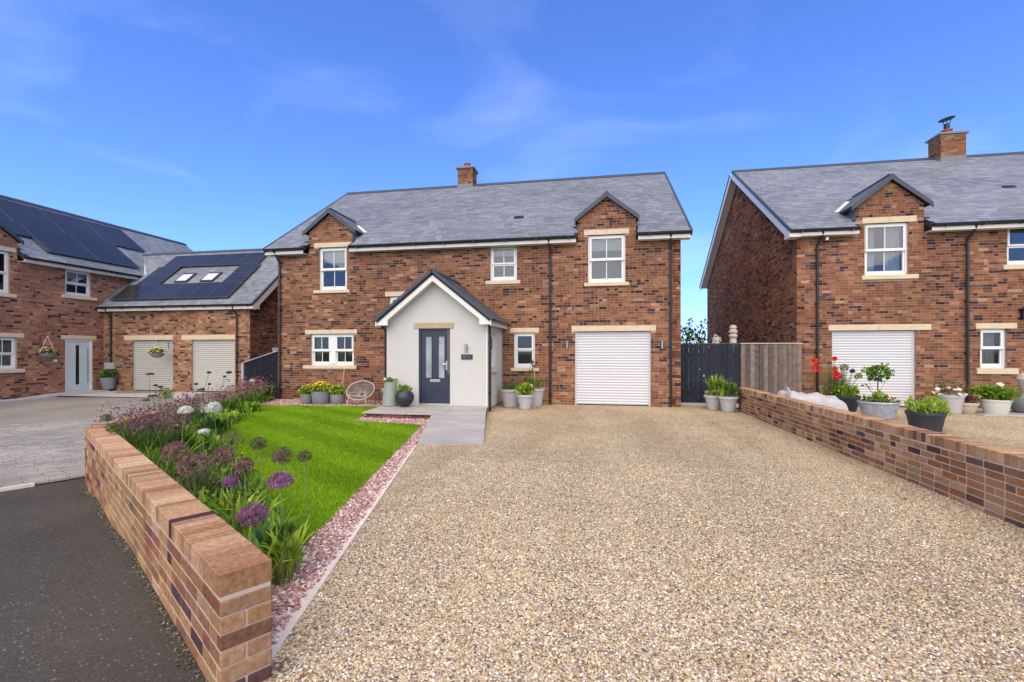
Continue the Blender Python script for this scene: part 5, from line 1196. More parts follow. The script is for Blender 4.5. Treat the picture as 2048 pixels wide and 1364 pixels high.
# ================================================================ pots by the houses
def planter(name, label, loc, prof, mat, n=28, sx=1, sy=1, soil=None, cat='planter', group=None, liner=True):
    t = thing(name, label, cat, loc, group); top = prof[-1]
    pr = list(prof) + ([(top[0] - 0.025, top[1]), (top[0] - 0.03, top[1] - 0.06)] if liner else [])
    MB().lathe(pr, loc, n, sx=sx, sy=sy).build('pot', mat, t, True)
    MB().lathe([(top[0] - 0.04, top[1] - 0.07), (top[0] - 0.05, top[1] - 0.045)], loc, n, sx=sx, sy=sy).build('compost', 'soil', t)
    return t, (loc[0], loc[1], loc[2] + top[1])
def taper(r0, r1, h, lip=0.02): return [(r0 * 0.9, 0.0), (r0, 0.01), (r1 - lip * 0.4, h - 0.07), (r1 + lip, h - 0.06), (r1 + lip, h)]
# three grey tubs of yellow flowers under the window
for (loc, r, h, nfl, lab, gain) in (((-8.47, 12.55, 0.02), 0.17, 0.29, 22, 'grey tub of fading yellow flowers, leftmost of three below the window', 0.55), ((-8.03, 12.60, 0.02), 0.265, 0.37, 60, 'largest grey tub of three, full of bright yellow flowers, below the window', 1.0), ((-7.53, 12.66, 0.02), 0.21, 0.28, 26, 'grey tub of yellow flowers standing next to the round chair', 0.6)):
    t, top = planter('planter', lab, loc, [(r * 0.84, 0), (r * 0.94, 0.03), (r * 1.0, h * 0.6), (r * 0.98, h)], 'planter_grey', group='tubs below the ground floor window')
    m = MB(); leafball(m, (top[0], top[1], top[2] + 0.07), (r * 1.15, r * 1.0, 0.15), 260, 0.075, G_LIME + G_MID, 0.3, 0.5); straps(m, top, 40, 0.24, 0.02, 0.5, G_MID + G_LIME, r * 0.7); m.build('foliage', LF, t)
    m = MB(); blooms(m, (top[0], top[1] - 0.03, top[2] + 0.03), (r * 1.2, r * 1.1, 0.24), nfl, 0.045, [tuple(x * (0.6 + 0.4 * gain) for x in c_) for c_ in YELLOW], 5, 0.2); kind(m.build('flowers', LF, t), 'stuff')
cn = thing('garden_cane', 'thin pale cane leaning behind the yellow flower tubs', 'cane', (-7.95, 13.4, 0)); m = MB(); m.tube([(-7.86, 13.35, 0.0), (-7.87, 13.62, 1.02)], 0.011, 6); m.build('cane_stick', 'cane', cn)
# round wire chair
ch = thing('garden_chair', 'round cream rope garden chair standing against the brick wall', 'chair', (-6.85, 12.75, 0.02))
Mc = Matrix.Translation((-6.85, 12.75, 0.42)) @ Matrix.Rotation(R(10), 4, 'Z') @ Matrix.Rotation(R(44), 4, 'X')
ring = [Mc @ Vector((0.40 * math.cos(a), 0.37 * math.sin(a), 0.0)) for a in np.linspace(0, 2 * math.pi, 41)]
m = MB(); m.tube(ring, 0.014, 8, cap=False); m.build('rim', 'rattan', ch, True)
def bowl(a, f): return Mc @ Vector((0.39 * f * math.cos(a), 0.36 * f * math.sin(a), -0.19 * (1 - f * f)))
m = MB()
for k in range(80):
    a = 2 * math.pi * k / 80; m.tube([bowl(a, f) for f in np.linspace(0.16, 1, 7)], 0.0055, 4, cap=False)
for f in (0.16, 0.4, 0.62, 0.82): m.tube([bowl(a, f) for a in np.linspace(0, 2 * math.pi, 33)], 0.005, 4, cap=False)
m.build('rope_seat', 'rope', ch, True)
legs = [((-0.24, -0.20), (-0.30, -0.24)), ((0.24, -0.20), (0.30, -0.24)), ((-0.2, 0.16), (-0.24, 0.24)), ((0.2, 0.16), (0.24, 0.24))]
for (a, b) in legs:
    m = MB(); m.tube([(-6.85 + a[0], 12.75 + a[1], 0.34), (-6.85 + b[0], 12.75 + b[1], 0.015)], 0.011, 8); m.build('leg', 'rattan', ch, True)
m = MB(); m.tube([(-6.85 - 0.25, 12.75 - 0.21, 0.27), (-6.85 + 0.25, 12.75 - 0.21, 0.27)], 0.009, 8); m.tube([(-6.85 - 0.24, 12.75 - 0.2, 0.34), (-6.85 - 0.2, 12.75 + 0.16, 0.34)], 0.009, 8); m.tube([(-6.85 + 0.24, 12.75 - 0.2, 0.34), (-6.85 + 0.2, 12.75 + 0.16, 0.34)], 0.009, 8); m.build('stretcher', 'rattan', ch, True)
# low side table with a cup
st_ = thing('side_table', 'small low dark side table between the round chair and tall planter', 'table', (-6.15, 12.75, 0.02))
m = MB(); m.box(-6.38, -5.92, 12.58, 12.95, 0.36, 0.385); bev(m.build('table_top', 'bark', st_), 0.004)
for x in (-6.34, -5.96):
    for y in (12.61, 12.92): MB().box(x - 0.012, x + 0.012, y - 0.012, y + 0.012, 0.012, 0.36).build('leg', 'bark', st_)
cp = MB(); cp.lathe([(0.03, 0), (0.05, 0.01), (0.058, 0.10), (0.052, 0.10), (0.045, 0.02)], (-6.12, 12.74, 0.385), 16); tag(cp.build('cup', 'planter_pale', None, True), 'small pale cup on the low side table', 'cup')
# tall sage planter and black ball planter on the step
t, top = planter('planter', 'tall sage green tapered planter on the doorstep', (-5.33, 11.5, ZS), [(0.19, 0), (0.215, 0.02), (0.205, 0.22), (0.165, 0.5), (0.15, 0.63)], 'planter_sage')
m = MB(); leafball(m, (top[0], top[1], top[2] + 0.01), (0.15, 0.15, 0.07), 70, 0.06, G_MID + G_OLIVE, 0.2, 0.6); m.build('foliage', LF, t); m = MB(); blooms(m, (top[0] - 0.12, top[1] - 0.03, top[2] + 0.02), (0.05, 0.05, 0.06), 8, 0.04, WHITE); kind(m.build('flowers', LF, t), 'stuff')
pr = [(0.245 * math.sin(R(a)), 0.235 - 0.235 * math.cos(R(a))) for a in (28, 40, 55, 70, 85, 100, 115, 128, 138)]
t, top = planter('planter', 'round glossy charcoal ball planter beside the navy front door', (-4.87, 11.33, ZS), pr, 'planter_black', 32)
m = MB(); leafball(m, (top[0], top[1], top[2] + 0.03), (0.17, 0.16, 0.09), 120, 0.07, G_MID + G_LIME + [(0.22, 0.14, 0.12)], 0.2, 0.5); m.build('foliage', LF, t)
# three pale pots beside the porch
t, top = planter('planter', 'widest pale ribbed pot next to the porch side wall', (-2.40, 12.95, 0.004), taper(0.20, 0.275, 0.50), 'planter_pale', group='pale pots beside the porch')
m = MB(); straps(m, top, 90, 0.22, 0.016, 0.8, G_MID + G_OLIVE, 0.2); leafball(m, (top[0] - 0.05, top[1], top[2] + 0.05), (0.2, 0.2, 0.09), 90, 0.06, G_MID + G_OLIVE, 0.2, 0.4); m.build('foliage', LF, t)
t, top = planter('planter', 'front pale pot with bright leafy plant, nearest the driveway by the porch', (-1.90, 12.45, 0.004), taper(0.145, 0.225, 0.40), 'planter_pale', group='pale pots beside the porch')
m = MB(); leafball(m, (top[0], top[1], top[2] + 0.10), (0.24, 0.22, 0.16), 190, 0.085, G_LIME + G_MID, 0.3, 0.5); straps(m, top, 50, 0.34, 0.02, 0.5, G_LIME + G_MID, 0.12); m.build('foliage', LF, t)
t, top = planter('planter', 'pale pot at the back with a caned sapling by the small window', (-1.72, 13.3, 0.004), taper(0.17, 0.235, 0.50), 'planter_pale', group='pale pots beside the porch')
m = MB(); straps(m, top, 60, 0.42, 0.012, 0.5, G_MID + [(0.20, 0.13, 0.10)], 0.16); leafball(m, (top[0] - 0.2, top[1], top[2] + 0.18), (0.26, 0.14, 0.16), 110, 0.05, G_MID + [(0.20, 0.12, 0.09)], 0.2, 0.5); m.build('foliage', LF, t)
m = MB(); m.tube([(top[0] - 0.02, top[1], top[2] - 0.05), (top[0] - 0.07, top[1] + 0.05, top[2] + 0.85)], 0.012, 6); m.tube([(top[0] - 0.14, top[1], top[2] - 0.05), (top[0] - 0.12, top[1], top[2] + 0.42)], 0.009, 6); m.build('cane', 'cane', t)
m = MB(); stemline(m, top, (top[0] - 0.11, top[1], top[2] + 0.8), 0.009); m.build('stem', 'bark', t)
m = MB(); leafball(m, (top[0] - 0.11, top[1] - 0.02, top[2] + 0.66), (0.07, 0.07, 0.16), 26, 0.06, G_DARK, 0.1, 0.2); m.build('leaves', LF, t)
# three pots in front of the gate
t, top = planter('planter', 'pale grey pot of low seedlings in front of the side gate', (*(3.078, 13.314), 0.004), taper(0.15, 0.225, 0.385), 'planter_pale', group='pale pots by the side gate')
m = MB(); leafball(m, (top[0], top[1], top[2] + 0.0), (0.2, 0.2, 0.09), 110, 0.07, G_LIME + G_MID, 0.2, 0.5); m.build('foliage', LF, t)
t, top = planter('planter', 'pale grey pot with tall bushy plant at the end of the right wall', (3.33, 12.85, 0.004), taper(0.15, 0.225, 0.40), 'planter_pale', group='pale pots by the side gate')
m = MB(); leafball(m, (top[0] - 0.02, top[1], top[2] + 0.17), (0.24, 0.22, 0.2), 150, 0.09, G_MID + G_DARK + [(0.35, 0.22, 0.2)], 0.3, 0.5); straps(m, (top[0] - 0.12, top[1], top[2]), 60, 0.5, 0.035, 0.6, G_LIME + G_MID, 0.1); m.build('foliage', LF, t)
t, top = planter('planter', 'pale pot half hidden behind two pots by the side gate', (3.17, 13.6, 0.004), taper(0.15, 0.23, 0.47), 'planter_pale', group='pale pots by the side gate')
m = MB(); straps(m, top, 80, 0.5, 0.04, 0.7, G_MID + G_LIME, 0.14); m.build('foliage', LF, t)

# ================================================================ neighbour's forecourt on the right
bag = thing('bulk_bag', 'sagging white woven bulk bag behind the right boundary wall', 'bag', (5.2, 12.7, 0))
m = MB(); nx, ny = 44, 32; vv = []
for j in range(ny + 1):
    for i in range(nx + 1):
        x, y = -0.6 + 1.2 * i / nx, -0.42 + 0.84 * j / ny; e = max(abs(x) / 0.6, abs(y) / 0.42)
        rdg = lambda q: 1 - abs(math.sin(q))
        z = 0.44 + 0.07 * rdg(x * 4.2 + y * 3.1 + 0.6) + 0.05 * rdg(x * 2.3 - y * 5.2 + 1.9) + 0.03 * rdg(x * 9.0 + y * 2.0) - 0.10 * max(0, x + 0.1) + 0.13 * max(0, -x - 0.42) / 0.18
        if e > 0.9: z -= 0.10 * (e - 0.9) / 0.1
        vv.append((5.2 + x + 0.02 * math.sin(j * 2.0), 12.7 + y, z))
m.add(vv, [(j * (nx + 1) + i, j * (nx + 1) + i + 1, (j + 1) * (nx + 1) + i + 1, (j + 1) * (nx + 1) + i) for j in range(ny) for i in range(nx)])
edge = [j * 0 + i for i in range(nx + 1)] + [j * (nx + 1) + nx for j in range(1, ny + 1)] + [ny * (nx + 1) + i for i in range(nx - 1, -1, -1)] + [j * (nx + 1) for j in range(ny - 1, 0, -1)]
k0 = len(m.v); ring1 = [(5.2 + (m.v[i][0] - 5.2) * 1.06, 12.7 + (m.v[i][1] - 12.7) * 1.06, m.v[i][2] * 0.5) for i in edge]; ring2 = [(5.2 + (m.v[i][0] - 5.2) * 0.98, 12.7 + (m.v[i][1] - 12.7) * 0.98, 0.005) for i in edge]
m.v += ring1 + ring2; ne = len(edge)
for i in range(ne):
    j = (i + 1) % ne; m.f += [(edge[j], edge[i], k0 + i, k0 + j), (k0 + j, k0 + i, k0 + ne + i, k0 + ne + j)]; m.c += [None, None]
m.build('bag_body', 'bag_plastic', bag, True)
for s_ in (-1,):
    m = MB(); m.tube([(5.2 + s_ * 0.55, 12.4, 0.5), (5.2 + s_ * 0.6, 12.45, 0.66), (5.2 + s_ * 0.58, 12.6, 0.68), (5.2 + s_ * 0.54, 12.65, 0.5)], 0.018, 6); m.build('lifting_strap', 'bag_plastic', bag, True)
pp = thing('poppy_plant', 'tall wispy plant with red poppy flowers beside the white neighbouring shutter', 'plant', (6.25, 13.9, 0))
m = MB(); straps(m, (6.3, 13.9, 0.0), 260, 1.25, 0.012, 0.28, G_OLIVE + [(0.24, 0.26, 0.07)], 0.22, 5, 0.6); leafball(m, (6.3, 13.9, 0.6), (0.34, 0.25, 0.5), 260, 0.06, G_OLIVE + G_LIME, 0.1, 0.8, 0.25); m.build('foliage', LF, pp)
ms, mf = MB(), MB()
for (q, s_) in (((5.920, 14.187, 1.295), 0.085), ((5.855, 13.972, 1.082), 0.095), ((6.349, 14.062, 1.367), 0.07), ((6.262, 13.843, 1.102), 0.075), ((6.201, 13.628, 0.925), 0.115)):
    stemline(ms, (6.3 + rnd(-.1, .1), 13.9, 0.2), q, 0.005, 0.05)
    mf = MB()
    for a in range(3): flower(mf, Vector(q) + Vector((rnd(-.02, .02), rnd(-.02, .02), rnd(-.02, .02))), (rnd(-.6, .6), -0.9, rnd(0, .7)), s_, RED, 6, (0.03, 0.01, 0.015), 0.35)
    mf.build('flower', LF, pp)
ms.build('stem', 'stem', pp, True)
def rimmed(r0, r1, h): return [(r0 * 0.92, 0), (r0, 0.015), (r1 * 0.97, h - 0.09), (r1 * 0.985, h - 0.085), (r1 * 1.02, h - 0.06), (r1 * 1.05, h - 0.05), (r1 * 1.05, h)]
t, top = planter('planter', 'dark grey rimmed tub with round seed heads in front of the white shutter', (*(6.394, 13.562, 0.003)[:2], 0.004), rimmed(0.22, 0.31, 0.41), 'planter_dark')
m = MB(); straps(m, top, 170, 0.34, 0.026, 0.75, G_LIME + G_MID, 0.18); leafball(m, (top[0], top[1], top[2] + 0.1), (0.3, 0.28, 0.15), 120, 0.07, G_LIME + G_MID, 0.2, 0.7); m.build('foliage', LF, t)
ms, mf = MB(), MB()
for (q, r_, pal) in (((6.239, 13.330, 1.145), 0.10, G_LIME + G_OLIVE), ((6.507, 13.481, 1.051), 0.055, SEED), ((6.550, 13.285, 0.919), 0.09, G_LIME + G_OLIVE)):
    stemline(ms, top, q, 0.007); umbel(mf, q, r_, 150, pal, G_OLIVE, 0.024)
ms.build('stem', 'stem', t, True); mf.build('seed_heads', LF, t)
t, top = planter('planter', 'galvanised zinc tub with a clipped standard tree behind the right wall', (*(6.458, 12.252, 0.003)[:2], 0.004), [(0.29, 0), (0.305, 0.01), (0.385, 0.34), (0.405, 0.35), (0.41, 0.375), (0.40, 0.39)], 'zinc', 36)
m = MB(); leafball(m, (top[0], top[1], top[2] + 0.02), (0.37, 0.35, 0.10), 260, 0.06, G_DARK + G_LIME + [(0.12, 0.07, 0.05)], 0.2, 0.5); leafball(m, (top[0] - 0.02, top[1] - 0.05, top[2] + 0.08), (0.14, 0.14, 0.13), 70, 0.07, G_LIME, 0.2, 0.5); m.build('foliage', LF, t)
bloom_parts(t, (top[0] + 0.1, top[1] - 0.1, top[2] + 0.02), (0.2, 0.2, 0.1), 9, 0.03, [(0.7, 0.25, 0.03), (0.6, 0.1, 0.03)])
m = MB(); stemline(m, top, (top[0] - 0.01, top[1], top[2] + 0.56), 0.014, 0.01); stemline(m, (top[0] - 0.04, top[1] - 0.05, top[2]), (6.240, 12.314, 0.754), 0.008, 0.01); m.build('stem', 'bark', t, True)
m = MB(); leafball(m, (top[0] + 0.0, top[1], top[2] + 0.64), (0.19, 0.18, 0.15), 190, 0.09, G_MID + G_LIME + G_DARK, 0.3, 0.2); leafball(m, (6.729, 12.505, 1.138), (0.05, 0.05, 0.1), 16, 0.09, G_LIME, 0.1, 1.0)
leafball(m, (6.262, 12.420, 1.114), (0.06, 0.06, 0.05), 26, 0.06, G_LIME + G_OLIVE, 0.2); leafball(m, (6.892, 12.534, 1.055), (0.045, 0.045, 0.07), 26, 0.05, G_MID, 0.2); leafball(m, (6.217, 12.310, 0.742), (0.06, 0.05, 0.04), 16, 0.05, SEED, 0.2); m.build('crown', LF, t)
m = MB(); stemline(m, top, (6.262, 12.420, 1.103), 0.003, 0.06); stemline(m, top, (6.892, 12.534, 1.043), 0.003, 0.06); m.build('thin_stem', 'stem', t, True)
t, top = planter('planter', 'dark tub of bright lime shrub, nearest pot behind the right wall', (*(6.292, 10.393, 0.002)[:2], 0.004), rimmed(0.24, 0.30, 0.38), 'planter_dark')
m = MB()
for k in range(15):
    a = rnd(0, 6.28); q = rnd(0, 1) ** 0.6; leafball(m, (top[0] + 0.34 * q * math.cos(a), top[1] + 0.32 * q * math.sin(a), top[2] + rnd(0.02, 0.12)), (0.10, 0.10, 0.15), 60, 0.075, G_LIME + [(0.33, 0.42, 0.11)], 0.1, 1.2, 0.32)
m.build('foliage', LF, t)
t, top = planter('planter', 'square-shouldered grey pot of white daisies left of the black downpipe', (8.80, 13.6, 0.004), taper(0.20, 0.26, 0.46, 0.012), 'planter_pale')
m = MB(); leafball(m, (top[0] - 0.12, top[1], top[2] + 0.12), (0.42, 0.3, 0.26), 260, 0.06, G_DARK + G_OLIVE + [(0.2, 0.12, 0.07)], 0.1, 0.6, 0.25); m.build('foliage', LF, t)
bloom_parts(t, (top[0] - 0.12, top[1] - 0.15, top[2] - 0.02), (0.45, 0.25, 0.34), 14, 0.055, WHITE, 9, 0.0, (0.6, 0.45, 0.05))
t, top = planter('planter', 'small beige pot with dark red foliage under the neighbouring downpipe', (9.10, 13.5, 0.004), taper(0.13, 0.19, 0.28), 'planter_beige')
m = MB(); leafball(m, (top[0], top[1], top[2] + 0.07), (0.17, 0.15, 0.13), 130, 0.055, [(0.20, 0.035, 0.03), (0.10, 0.03, 0.03), (0.06, 0.07, 0.04), (0.28, 0.06, 0.05)], 0.2, 0.5); m.build('foliage', LF, t)
bloom_parts(t, (top[0] - 0.12, top[1] - 0.05, top[2] + 0.16), (0.06, 0.06, 0.06), 2, 0.05, WHITE, 8)
t, top = planter('planter', 'cream pot of broad green leaves and white blooms under the small neighbouring window', (9.62, 13.4, 0.004), [(0.20, 0), (0.215, 0.02), (0.275, 0.33), (0.295, 0.335), (0.295, 0.38)], 'planter_cream')
m = MB(); straps(m, top, 130, 0.46, 0.07, 1.25, G_LIME + G_MID, 0.2, 4, 1.0); leafball(m, (top[0], top[1], top[2] + 0.14), (0.46, 0.34, 0.16), 200, 0.10, G_MID + G_LIME, 0.2, 0.3); m.build('foliage', LF, t)
bloom_parts(t, (top[0] + 0.02, top[1] - 0.05, top[2] + 0.18), (0.26, 0.2, 0.2), 8, 0.06, WHITE, 6, 0.4)
t, top = planter('planter', 'blue grey rounded urn cut by the right edge of the picture', (10.55, 13.75, 0.004), [(0.2, 0), (0.26, 0.05), (0.34, 0.2), (0.34, 0.36), (0.26, 0.48), (0.24, 0.5)], 'planter_grey', liner=False)
MB().lathe([(0.1, 0.5), (0.12, 0.62), (0.16, 0.72), (0.20, 0.86), (0.14, 0.98), (0.05, 1.04)], (10.62, 13.85, 0.004), 18).build('stone_ball_ornament', 'ornament_stone', t, True)
fs_ = kind(MB().box(9.2, 14.0, 13.15, 14.6, -0.02, 0.03).build('paved_apron', 'flag_grey'), 'structure')

# ================================================================ left house pots and baskets
t, top = planter('planter', 'slate grey tub of clipped green plant beside the pale front door', (-19.35, 15.62, 0.06), taper(0.19, 0.27, 0.46, 0.01), 'planter_grey')
m = MB(); leafball(m, (top[0], top[1], top[2] + 0.09), (0.36, 0.3, 0.2), 260, 0.08, G_MID + G_DARK, 0.3, 0.4); m.build('foliage', LF, t)
def basket(label, fr, u, z, pal, drop=0.62, out_=0.35, r=0.24):
    t = thing('hanging_basket', label, 'hanging basket', fr(u, -out_, z)); c = Vector(fr(u, -out_, z))
    m = MB(); m.tube([fr(u, -0.01, z + drop - 0.28), fr(u, -0.01, z + drop), fr(u, -out_ * 0.5, z + drop + 0.06), fr(u, -out_, z + drop)], 0.012, 6); m.build('bracket', 'black_plastic', t, True)
    m = MB()
    for k in range(3): a = k * 2.094 + 0.5; m.tube([c + Vector((r * math.cos(a), r * math.sin(a), 0)), c + Vector((0, 0, drop))], 0.005, 4)
    m.build('chain', 'steel', t)
    MB().lathe([(r * math.sin(R(a)), -r * 0.75 * math.cos(R(a))) for a in (8, 30, 50, 70, 90)], c, 24).build('bowl', 'planter_grey', t, True)
    m = MB(); leafball(m, c + Vector((0, 0, 0.04)), (r * 1.1, r * 1.1, 0.12), 150, 0.075, G_DARK + G_MID, 0.2, 0.3); m.build('foliage', LF, t)
    m = MB(); blooms(m, c + Vector((0, 0, 0.02)), (r * 1.15, r * 1.15, 0.2), 44, 0.055, pal, 5, 0.0); kind(m.build('flowers', LF, t), 'stuff')
basket('hanging basket of orange and white flowers left of the pale door', F2, 13.63, 1.50, [(0.75, 0.42, 0.04), (0.65, 0.30, 0.03), (0.78, 0.76, 0.7)])
basket('hanging basket of yellow flowers between the two grey garage shutters', F3, -16.75, 1.50, YELLOW + [(0.75, 0.73, 0.6)], 0.45, 0.5)

# ================================================================ flower bed
def head(label, q, r, pal, n=190, fs=0.012, spoke=G_OLIVE, base=None, kindname='allium', squash=0.92, leaves=0, lo=-0.75, stem_r=0.0045):
    q = Vector(q); b = Vector(base) if base else Vector((q.x + rnd(-.06, .06), q.y + rnd(-.06, .06), 0.012))
    t = thing(kindname, label, 'flower', b); m = MB(); stemline(m, b, q, stem_r, 0.02); m.build('stem', 'stem', t, True)
    m = MB(); umbel(m, q, r, n, pal, spoke, fs, squash, lo); m.build('flower_head', LF, t)
    if leaves: m = MB(); straps(m, b, leaves, 0.42, 0.045, 0.8, G_MID + G_LIME, 0.04); m.build('leaf', LF, t)
    return t
head('purple allium head nearest the end of the low wall', (-2.135, 2.610, 0.505), 0.092, PURPLE, 420, 0.011, leaves=14, squash=0.72)
head('bright purple allium globe over the lawn edge', (-2.165, 2.910, 0.633), 0.084, PURPLE + [(0.42, 0.14, 0.48)], 420, 0.011, leaves=12, squash=0.75, lo=-0.5)
head('browning allium with green tuft directly above the bright purple globe', (-2.224, 3.001, 0.785), 0.070, BURG + SEED, 260, 0.011, leaves=8)
head('dark round seed head, rightmost over the lawn', (-2.216, 3.256, 0.729), 0.052, SEED, 180, 0.010)
head('dark grey seed head over the lawn left of the browning allium', (-2.778, 3.459, 0.767), 0.062, SEED, 200, 0.011)
head('small purple allium low among the leaves', (-2.773, 3.155, 0.537), 0.055, PURPLE, 240, 0.010, leaves=10)
head('reddish loose allium head behind the small purple one', (-2.860, 3.393, 0.595), 0.082, BURG + [(0.34, 0.05, 0.07)], 260, 0.012, leaves=6)
head('mauve loose allium left of the reddish one', (-3.109, 3.450, 0.656), 0.092, MAUVE + BURG, 300, 0.012, leaves=8)
head('wide olive seed head above the reddish alliums', (-3.153, 3.594, 0.741), 0.105, G_OLIVE + [(0.22, 0.16, 0.09)], 300, 0.011)
head('large fading pink allium head beside the wall coping', (-3.350, 3.406, 0.571), 0.125, BURG + [(0.42, 0.27, 0.27)], 420, 0.013, leaves=8)
head('burgundy allium head above the large fading one', (-3.863, 3.719, 0.600), 0.115, BURG + MAUVE, 400, 0.013, leaves=6)
head('white allium globe furthest left over the lawn border', (-5.455, 5.412, 0.742), 0.09, WHITE, 460, 0.014, G_LIME, squash=0.75, lo=-0.35, leaves=10)
head('largest white allium globe in the flower bed', (-5.326, 5.740, 0.739), 0.105, WHITE, 560, 0.015, G_LIME, squash=0.88, lo=-0.6, leaves=12)
head('small low white allium close to the lawn edge', (-4.631, 4.850, 0.578), 0.062, WHITE, 300, 0.013, G_LIME, squash=0.6, lo=-0.2)
head('pale green fluffy allium seed head over the grey tarmac', (-6.364, 5.958, 0.909), 0.115, G_LIME + G_OLIVE, 420, 0.014, squash=0.85)
head('green allium bud at the far corner of the low wall', (-6.296, 5.056, 0.669), 0.062, G_OLIVE + G_MID, 260, 0.012, base=(-6.35, 5.4, 0.02))
head('green drooping seed head over the wall coping', (-5.704, 4.655, 0.626), 0.075, G_OLIVE + G_MID, 260, 0.014, base=(-5.4, 4.75, 0.02))
for i, (px_, r_) in enumerate((((-6.491, 5.833, 1.205), 0.055), ((-6.318, 5.763, 1.050), 0.025), ((-6.154, 5.691, 1.036), 0.03), ((-5.799, 5.248, 0.946), 0.055), ((-5.789, 5.148, 0.904), 0.04))):
    head(['tall brown dish-shaped seed head in front of the left shutter', 'tiny dark seed head left of its pair before the left shutter', 'tiny dark seed head right of its pair before the left shutter', 'dark flat seed head low over the tarmac', 'olive seed head lowest over the tarmac'][i], px_, r_, SEED if i < 4 else G_OLIVE, 120, 0.016, squash=0.4, base=(-7.2 - 0.05 * i, 6.5 + 0.1 * i, 0.02), stem_r=0.003, lo=0.0)
for i, (px_, r_) in enumerate((((-6.940, 7.378, 1.166), 0.035), ((-7.004, 7.163, 0.971), 0.03), ((-6.687, 7.119, 0.977), 0.022), ((-6.658, 6.921, 0.897), 0.05), ((-6.815, 7.706, 1.154), 0.05), ((-6.898, 7.691, 1.078), 0.022), ((-8.204, 9.994, 0.853), 0.06))):
    head(['tilted dark seed head, left of the tall ones before the right shutter', 'dark seed head near the pillar between shutters', 'small dark seed head in the middle of the right shutter', 'flat green seed head at the foot of the right shutter', 'tilted dark seed head, right of the tall ones before the right shutter', 'small dark bud just left of the tilted right seed head', 'pale cream flower head before the raked black fence'][i], px_, r_, SEED if i not in (3, 6) else (G_OLIVE if i == 3 else WHITE), 110, 0.016, squash=0.55, stem_r=0.003, base=((-8.4 - 0.12 * i, 8.6 + 0.2 * i, 0.02) if i < 6 else (-10.4, 12.6, 0.02)))
def clump(label, q, r, pal, nb, lb_, wb, hz_, nf=0, fpal=None, fsz=0.016, frad=None, fz=0.0, straps_pal=None, name='flowering_plant', cat='plant'):
    q = Vector((q[0], q[1], 0.012)); t = thing(name, label, cat, q)
    m = MB(); straps(m, q, nb, lb_, wb, 0.65, straps_pal or pal, r * 0.8); m.build('foliage', LF, t)
    if nf:
        m = MB()
        for _ in range(nf):
            v = Vector((random.gauss(0, 0.5), random.gauss(0, 0.5), random.gauss(0, 0.45))); p = q + Vector((v.x * frad[0], v.y * frad[1], hz_ + v.z * frad[2]))
            if p.z < 0.05: continue
            n_ = Vector((rnd(-1, 1), rnd(-1, 1), rnd(0.1, 1))).normalized(); e = n_.cross(Vector((rnd(-1, 1), rnd(-1, 1), rnd(-1, 1)))).normalized(); s = fsz * rnd(0.6, 1.3); e2 = n_.cross(e)
            col = jit(random.choice(fpal)); m.add([p + e * s, p + e2 * s * 0.35, p - e * s, p - e2 * s * 0.35], [(0, 1, 2, 3)], col); m.add([p + e2 * s, p + e * s * 0.35, p - e2 * s, p - e * s * 0.35], [(0, 1, 2, 3)], col)
        kind(m.build('flowers', LF, t), 'stuff'); ms = MB()
        for _ in range(min(60, nf // 8)):
            ms.tube([q + Vector((rnd(-r, r) * 0.6, rnd(-r, r) * 0.6, 0)), q + Vector((random.gauss(0, .4) * frad[0], random.gauss(0, .4) * frad[1], hz_ + rnd(-.3, .5) * frad[2]))], 0.0025, 4, cap=False)
        ms.build('stem', 'stem', t)
    return t
PK = MAUVE + [(0.44, 0.26, 0.26), (0.30, 0.20, 0.12), (0.22, 0.19, 0.08)]
clump('spiky burgundy flowers at the far end of the low wall', (-6.129, 5.239, 0.661)[:2], 0.25, G_MID, 140, 0.55, 0.03, 0.60, 496, MAUVE + PURPLE, 0.020, (0.30, 0.30, 0.26))
clump('mass of dusty pink flowers behind the burgundy spikes', (-6.080, 5.502, 0.696)[:2], 0.3, G_MID, 140, 0.50, 0.03, 0.58, 620, PK, 0.024, (0.42, 0.30, 0.22))
clump('upright purple pink spires in the middle of the flower bed', (-6.337, 6.118), 0.16, G_MID, 110, 0.45, 0.03, 0.48, 558, MAUVE + PURPLE[:1], 0.021, (0.16, 0.16, 0.42))
clump('tall magenta flowers leaning over the tarmac edge', (-8.398, 8.501), 0.22, G_MID, 100, 0.42, 0.035, 0.48, 558, MAUVE + PURPLE, 0.024, (0.28, 0.24, 0.28))
clump('dusky pink flowers left of the largest white globe', (-8.188, 7.773), 0.2, G_OLIVE, 100, 0.4, 0.03, 0.42, 372, PK + G_OLIVE, 0.024, (0.28, 0.26, 0.2))
clump('purple flowers behind the largest white globe', (-9.166, 10.155), 0.3, G_MID, 130, 0.45, 0.04, 0.42, 434, MAUVE + PURPLE[:1], 0.028, (0.4, 0.34, 0.2))
clump('wide drift of pale purple flowers along the bed before the right shutter', (-9.770, 11.443), 0.35, G_MID, 150, 0.42, 0.04, 0.48, 558, PK, 0.03, (0.6, 0.42, 0.22))
clump('pink flower clump at the foot of the raked black fence', (-10.268, 12.530), 0.35, G_MID, 150, 0.45, 0.04, 0.55, 558, PK + [(0.5, 0.24, 0.4)], 0.032, (0.5, 0.4, 0.25))
clump('spiky dark green clump at the far corner by the black fence', (-10.458, 13.245), 0.22, G_MID + G_DARK, 170, 0.62, 0.05, 0)
clump('leafy lime edging plant beside the far lawn edge', (-8.695, 10.436), 0.28, G_LIME + G_MID, 170, 0.30, 0.06, 0)
clump('lime green edging plant beside the large white globe', (-7.921, 8.872), 0.25, G_LIME, 150, 0.26, 0.06, 0)
clump('broad green leaves beneath the white globes', (-7.101, 7.630), 0.22, G_DARK + G_MID, 120, 0.36, 0.06, 0)
